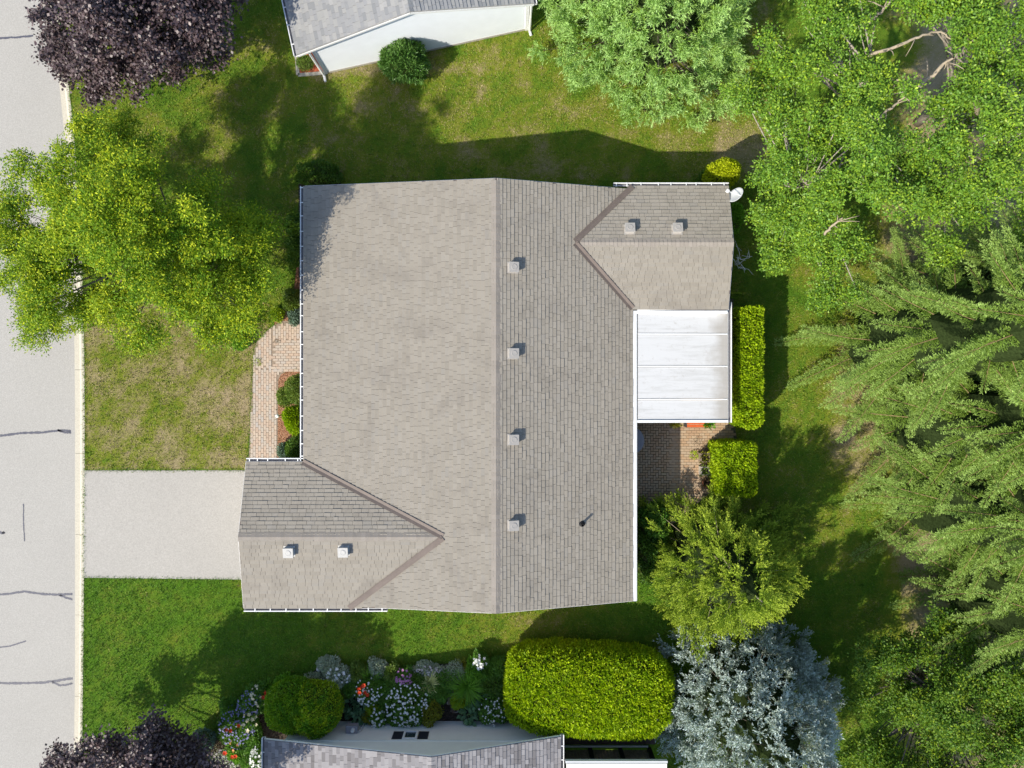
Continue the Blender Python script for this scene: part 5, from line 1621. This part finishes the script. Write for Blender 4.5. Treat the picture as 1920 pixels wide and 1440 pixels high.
# timber and stones in the bed
tp = thing('timber_post', 'short timber sleeper lying in the bed beside the long grass', 'timber', tuple(at(846, 1306, 0.05)))
MB().box(-0.13, 0.13, -0.30, 0.30, -0.04, 0.07).build('beam', M['wood'], tp)
bh = thing('log_stump', 'dark log lying below the timber sleeper', 'log', tuple(at(851, 1325, 0.08)))
MB().tube([(-0.02, 0.14, 0.05), (0.0, 0.0, 0.06), (0.02, -0.16, 0.05)], [0.13, 0.14, 0.12], 10).build('log', M['dark_wood'], bh)
for k, (x, y, s, lb) in enumerate(((853, 1333, 0.13, 'long white stone below the dark log'), (841, 1318, 0.08, 'small white stone left of the dark log'), (862, 1321, 0.07, 'small white stone right of the dark log'),
                                   (598, 1255, 0.11, 'white block stone at the point of the flower bed'))):
    rng = np.random.default_rng(k)
    m = MB()
    th = np.linspace(-1.5, 1.5, 6)
    m.lathe([(max(0.002, s * math.cos(a)), 0.6 * s * math.sin(a)) for a in th], 9, (0, 0, 0))
    m.V[-1] = (m.V[-1] * (1 + rng.normal(size=m.V[-1].shape) * 0.08) * np.array((1.3 if k == 0 else 1, 0.6 if k == 0 else 0.9, 1))).astype(np.float32)
    o = m.build('stone', M['stone']); o.location = tuple(at(x, y, 0.05)); tag(o, lb, 'stone', 'stones in the flower bed')
bl = thing('edging_block', 'brown stone edging block where the bed meets the lawn', 'stone', tuple(at(606, 1246, 0.04)))
bl.rotation_euler = (0, 0, 0.85)
MB().box(-0.22, 0.22, -0.08, 0.08, -0.03, 0.08).build('block', M['wood'], bl)

# ------------------------------------------------------------------ trees
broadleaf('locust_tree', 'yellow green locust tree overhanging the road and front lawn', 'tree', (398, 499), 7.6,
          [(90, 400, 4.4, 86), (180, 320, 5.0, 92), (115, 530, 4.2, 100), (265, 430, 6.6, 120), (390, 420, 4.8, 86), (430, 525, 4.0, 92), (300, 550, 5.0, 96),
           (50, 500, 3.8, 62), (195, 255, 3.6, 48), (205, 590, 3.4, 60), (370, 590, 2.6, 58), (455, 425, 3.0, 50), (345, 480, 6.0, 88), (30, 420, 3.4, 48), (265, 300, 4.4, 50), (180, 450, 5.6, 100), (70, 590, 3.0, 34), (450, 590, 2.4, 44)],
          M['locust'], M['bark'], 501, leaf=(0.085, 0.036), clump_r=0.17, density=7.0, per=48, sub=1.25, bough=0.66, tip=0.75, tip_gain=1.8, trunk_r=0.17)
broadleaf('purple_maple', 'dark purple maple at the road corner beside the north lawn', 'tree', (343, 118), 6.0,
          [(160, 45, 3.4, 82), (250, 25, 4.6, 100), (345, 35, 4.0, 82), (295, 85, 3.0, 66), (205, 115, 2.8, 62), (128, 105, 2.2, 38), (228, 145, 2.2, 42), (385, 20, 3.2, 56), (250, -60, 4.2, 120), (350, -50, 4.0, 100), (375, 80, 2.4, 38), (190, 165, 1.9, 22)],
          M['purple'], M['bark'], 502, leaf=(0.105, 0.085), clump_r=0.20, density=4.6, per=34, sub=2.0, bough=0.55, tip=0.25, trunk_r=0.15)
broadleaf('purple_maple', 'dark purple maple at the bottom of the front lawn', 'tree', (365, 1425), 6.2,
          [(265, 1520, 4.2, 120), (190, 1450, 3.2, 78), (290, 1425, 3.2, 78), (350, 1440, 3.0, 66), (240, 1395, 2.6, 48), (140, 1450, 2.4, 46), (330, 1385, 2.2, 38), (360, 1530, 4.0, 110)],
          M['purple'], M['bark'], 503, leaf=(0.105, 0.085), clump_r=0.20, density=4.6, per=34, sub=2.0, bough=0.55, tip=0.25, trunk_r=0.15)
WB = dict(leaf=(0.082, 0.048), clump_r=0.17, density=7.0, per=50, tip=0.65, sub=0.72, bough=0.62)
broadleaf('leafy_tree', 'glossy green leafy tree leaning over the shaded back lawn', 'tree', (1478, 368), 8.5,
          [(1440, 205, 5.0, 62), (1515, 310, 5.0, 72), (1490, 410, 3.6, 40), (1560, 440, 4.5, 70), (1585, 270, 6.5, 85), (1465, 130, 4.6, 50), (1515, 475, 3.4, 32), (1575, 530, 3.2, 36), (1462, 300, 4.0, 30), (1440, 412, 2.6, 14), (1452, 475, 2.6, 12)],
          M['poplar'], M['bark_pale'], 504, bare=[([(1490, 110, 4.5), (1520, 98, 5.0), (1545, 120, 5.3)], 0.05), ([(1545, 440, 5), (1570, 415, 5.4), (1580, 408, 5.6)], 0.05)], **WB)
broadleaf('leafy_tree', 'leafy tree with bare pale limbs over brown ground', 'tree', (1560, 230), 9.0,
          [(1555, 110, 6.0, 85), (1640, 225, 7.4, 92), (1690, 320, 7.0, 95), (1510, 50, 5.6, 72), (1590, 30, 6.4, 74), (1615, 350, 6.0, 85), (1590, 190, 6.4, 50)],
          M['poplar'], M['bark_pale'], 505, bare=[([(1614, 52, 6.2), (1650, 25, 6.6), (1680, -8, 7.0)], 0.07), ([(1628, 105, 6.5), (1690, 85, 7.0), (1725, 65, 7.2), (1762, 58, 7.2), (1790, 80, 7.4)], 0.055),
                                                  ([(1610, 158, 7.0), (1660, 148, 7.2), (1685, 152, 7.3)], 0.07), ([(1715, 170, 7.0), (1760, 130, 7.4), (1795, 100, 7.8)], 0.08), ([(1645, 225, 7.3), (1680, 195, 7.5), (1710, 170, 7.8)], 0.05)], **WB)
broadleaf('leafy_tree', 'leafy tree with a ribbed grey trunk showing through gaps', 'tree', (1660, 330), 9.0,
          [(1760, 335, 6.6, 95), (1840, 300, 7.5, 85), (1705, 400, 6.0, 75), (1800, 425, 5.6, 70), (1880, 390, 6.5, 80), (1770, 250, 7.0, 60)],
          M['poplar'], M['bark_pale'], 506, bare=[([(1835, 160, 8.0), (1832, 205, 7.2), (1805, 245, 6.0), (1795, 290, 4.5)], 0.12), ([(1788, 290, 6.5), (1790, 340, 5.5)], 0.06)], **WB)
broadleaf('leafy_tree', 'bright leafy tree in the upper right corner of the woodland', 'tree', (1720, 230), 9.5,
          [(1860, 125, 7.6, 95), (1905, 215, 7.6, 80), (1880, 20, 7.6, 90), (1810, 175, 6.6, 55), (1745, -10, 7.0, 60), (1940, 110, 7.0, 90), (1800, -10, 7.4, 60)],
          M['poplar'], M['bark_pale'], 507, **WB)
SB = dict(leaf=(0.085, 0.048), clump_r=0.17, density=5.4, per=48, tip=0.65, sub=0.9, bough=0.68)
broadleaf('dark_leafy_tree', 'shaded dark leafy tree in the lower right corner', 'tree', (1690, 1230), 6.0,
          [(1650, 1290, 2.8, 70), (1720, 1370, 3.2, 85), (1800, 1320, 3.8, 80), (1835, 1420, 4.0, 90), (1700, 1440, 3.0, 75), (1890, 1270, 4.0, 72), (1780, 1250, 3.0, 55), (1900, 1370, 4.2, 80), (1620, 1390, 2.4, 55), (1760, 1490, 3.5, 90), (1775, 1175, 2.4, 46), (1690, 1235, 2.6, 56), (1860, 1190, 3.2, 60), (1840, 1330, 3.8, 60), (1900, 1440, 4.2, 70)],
          M['poplar_shaded'], M['bark'], 508, **SB)

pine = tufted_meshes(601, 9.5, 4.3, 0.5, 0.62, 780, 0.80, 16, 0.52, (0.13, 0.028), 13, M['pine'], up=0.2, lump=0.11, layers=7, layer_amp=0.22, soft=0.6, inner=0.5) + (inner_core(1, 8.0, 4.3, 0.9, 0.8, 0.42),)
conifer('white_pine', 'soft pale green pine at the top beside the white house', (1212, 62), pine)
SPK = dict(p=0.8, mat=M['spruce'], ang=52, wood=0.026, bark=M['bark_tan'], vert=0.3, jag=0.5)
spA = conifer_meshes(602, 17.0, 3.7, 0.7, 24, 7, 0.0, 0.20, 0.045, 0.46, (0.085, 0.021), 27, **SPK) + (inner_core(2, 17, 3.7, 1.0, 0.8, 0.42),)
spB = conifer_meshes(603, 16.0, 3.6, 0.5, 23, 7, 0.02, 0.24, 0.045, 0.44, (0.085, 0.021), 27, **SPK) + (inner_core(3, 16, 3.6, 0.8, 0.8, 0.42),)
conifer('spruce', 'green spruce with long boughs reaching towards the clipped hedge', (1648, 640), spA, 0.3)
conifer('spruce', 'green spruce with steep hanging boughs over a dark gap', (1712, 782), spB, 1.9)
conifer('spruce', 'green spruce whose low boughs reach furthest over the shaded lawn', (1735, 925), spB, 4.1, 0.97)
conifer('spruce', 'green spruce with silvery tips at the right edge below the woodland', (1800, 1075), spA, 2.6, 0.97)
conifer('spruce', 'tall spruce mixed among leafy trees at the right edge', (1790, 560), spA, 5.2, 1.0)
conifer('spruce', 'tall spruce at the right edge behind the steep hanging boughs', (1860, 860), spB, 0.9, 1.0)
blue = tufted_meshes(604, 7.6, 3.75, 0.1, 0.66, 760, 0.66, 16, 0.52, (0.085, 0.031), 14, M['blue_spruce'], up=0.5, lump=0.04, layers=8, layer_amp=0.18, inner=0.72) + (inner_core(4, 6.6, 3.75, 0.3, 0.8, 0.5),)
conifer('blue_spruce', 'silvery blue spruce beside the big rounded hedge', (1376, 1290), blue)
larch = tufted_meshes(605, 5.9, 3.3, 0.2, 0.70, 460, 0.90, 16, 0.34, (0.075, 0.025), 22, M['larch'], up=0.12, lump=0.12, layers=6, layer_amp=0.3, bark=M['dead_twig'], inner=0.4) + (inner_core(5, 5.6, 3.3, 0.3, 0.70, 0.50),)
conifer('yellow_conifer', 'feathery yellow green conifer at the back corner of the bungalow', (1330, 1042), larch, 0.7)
broadleaf('dark_leafy_tree', 'dark leafy tree at the bottom edge beyond the blue spruce', 'tree', (1590, 1600), 6.5,
          [(1640, 1720, 3.5, 110), (1560, 1660, 4.0, 110), (1700, 1640, 4.2, 110), (1640, 1560, 3.2, 80)], M['poplar_shaded'], M['bark'], 509, **SB)

# ------------------------------------------------------------------ grass blades on the lawn
rng = np.random.default_rng(77)
n = 240000
xy = np.c_[rng.uniform(-17.3, 17.5, n), rng.uniform(-15.6, 15.6, n)]
k = xy[:, 0] > curb_x(xy[:, 1], False) - 0.03 + rng.normal(size=n) * 0.03
def grow(poly, d):
    c = np.mean(poly, axis=0)
    return poly
for poly in (DRIVE, PATH, BED_FRONT, BED_DOOR, PATIO, BED_SIDE, BED_NORTH,
             [(-6.9, -7.3), (3.75, -7.3), (3.75, 6.55), (-6.9, 6.55)], [(-9.0, -7.4), (-6.9, -7.4), (-6.9, -3.1), (-9, -3.1)], [(3.7, 3), (7.4, 3), (7.4, 6.7), (3.7, 6.7)],
             [NL(0, 0), NL(8, 0), NL(8, 12), NL(0, 12)], [(-8.4, -26), (1.55, -26), (1.55, SWY), (-8.4, SWY)], [(1.8, -16), (5.8, -16), (5.8, -12.6), (1.8, -12.6)]):
    jit = rng.normal(size=xy.shape) * 0.035
    k &= ~in_poly(xy + jit * 1.4, poly)
k &= ~in_poly(xy + rng.normal(size=xy.shape) * 0.05, BED_SOUTH)
k &= ~((xy[:, 0] > 14.4) & (rng.random(n) < 0.75))
xy = xy[k]; n = len(xy)
dr = dryness(xy[:, 0], xy[:, 1])
mb = MB()
for b in range(3):
    a = rng.uniform(0, 6.28, n)
    L = rng.uniform(0.055, 0.115, n) * (1.15 - 0.4 * dr)
    lean = rng.uniform(0.35, 1.3, n)
    p0 = np.c_[xy + rng.normal(size=(n, 2)) * 0.018, np.full(n, -0.012)]
    d = np.c_[np.cos(a) * np.sin(lean), np.sin(a) * np.sin(lean), np.cos(lean)]
    s = np.c_[-np.sin(a), np.cos(a), np.zeros(n)] * 0.014
    V = np.stack([p0 - s, p0 + s, p0 + d * L[:, None]], 1).reshape(-1, 3)
    mb.add(V, np.arange(3 * n).reshape(n, 3), np.repeat(dr, 3))
def fringe(a, b, per=140):
    a, b = np.asarray(a), np.asarray(b)
    L = np.linalg.norm(b - a); n_ = int(L * per)
    t_ = rng.random(n_)[:, None]
    p2 = a + (b - a) * t_ + rng.normal(size=(n_, 2)) * 0.02
    az = rng.uniform(0, 6.28, n_); Lb = rng.uniform(0.06, 0.13, n_); ln_ = rng.uniform(0.6, 1.35, n_)
    p0 = np.c_[p2, np.full(n_, -0.005)]
    d_ = np.c_[np.cos(az) * np.sin(ln_), np.sin(az) * np.sin(ln_), np.cos(ln_)]
    s_ = np.c_[-np.sin(az), np.cos(az), np.zeros(n_)] * 0.011
    mb.add(np.stack([p0 - s_, p0 + s_, p0 + d_ * Lb[:, None]], 1).reshape(-1, 3), np.arange(3 * n_).reshape(n_, 3), np.repeat(np.clip(dryness(p2[:, 0], p2[:, 1]) * 0.6 - 0.15, 0, 1), 3))
fringe(DRIVE[0], DRIVE[1]); fringe(DRIVE[2], DRIVE[3])
for q in range(7): fringe(PATH[q], PATH[q + 1])
cy = np.linspace(-15.6, 15.6, 40)
cx_ = curb_x(cy, False)
for q in range(39): fringe((cx_[q] + 0.005, cy[q]), (cx_[q + 1] + 0.005, cy[q + 1]), 110)
gr = mb.build('grass', M['blade'], tint=True); tag(gr, 'short lawn grass around the bungalow', kind='stuff')
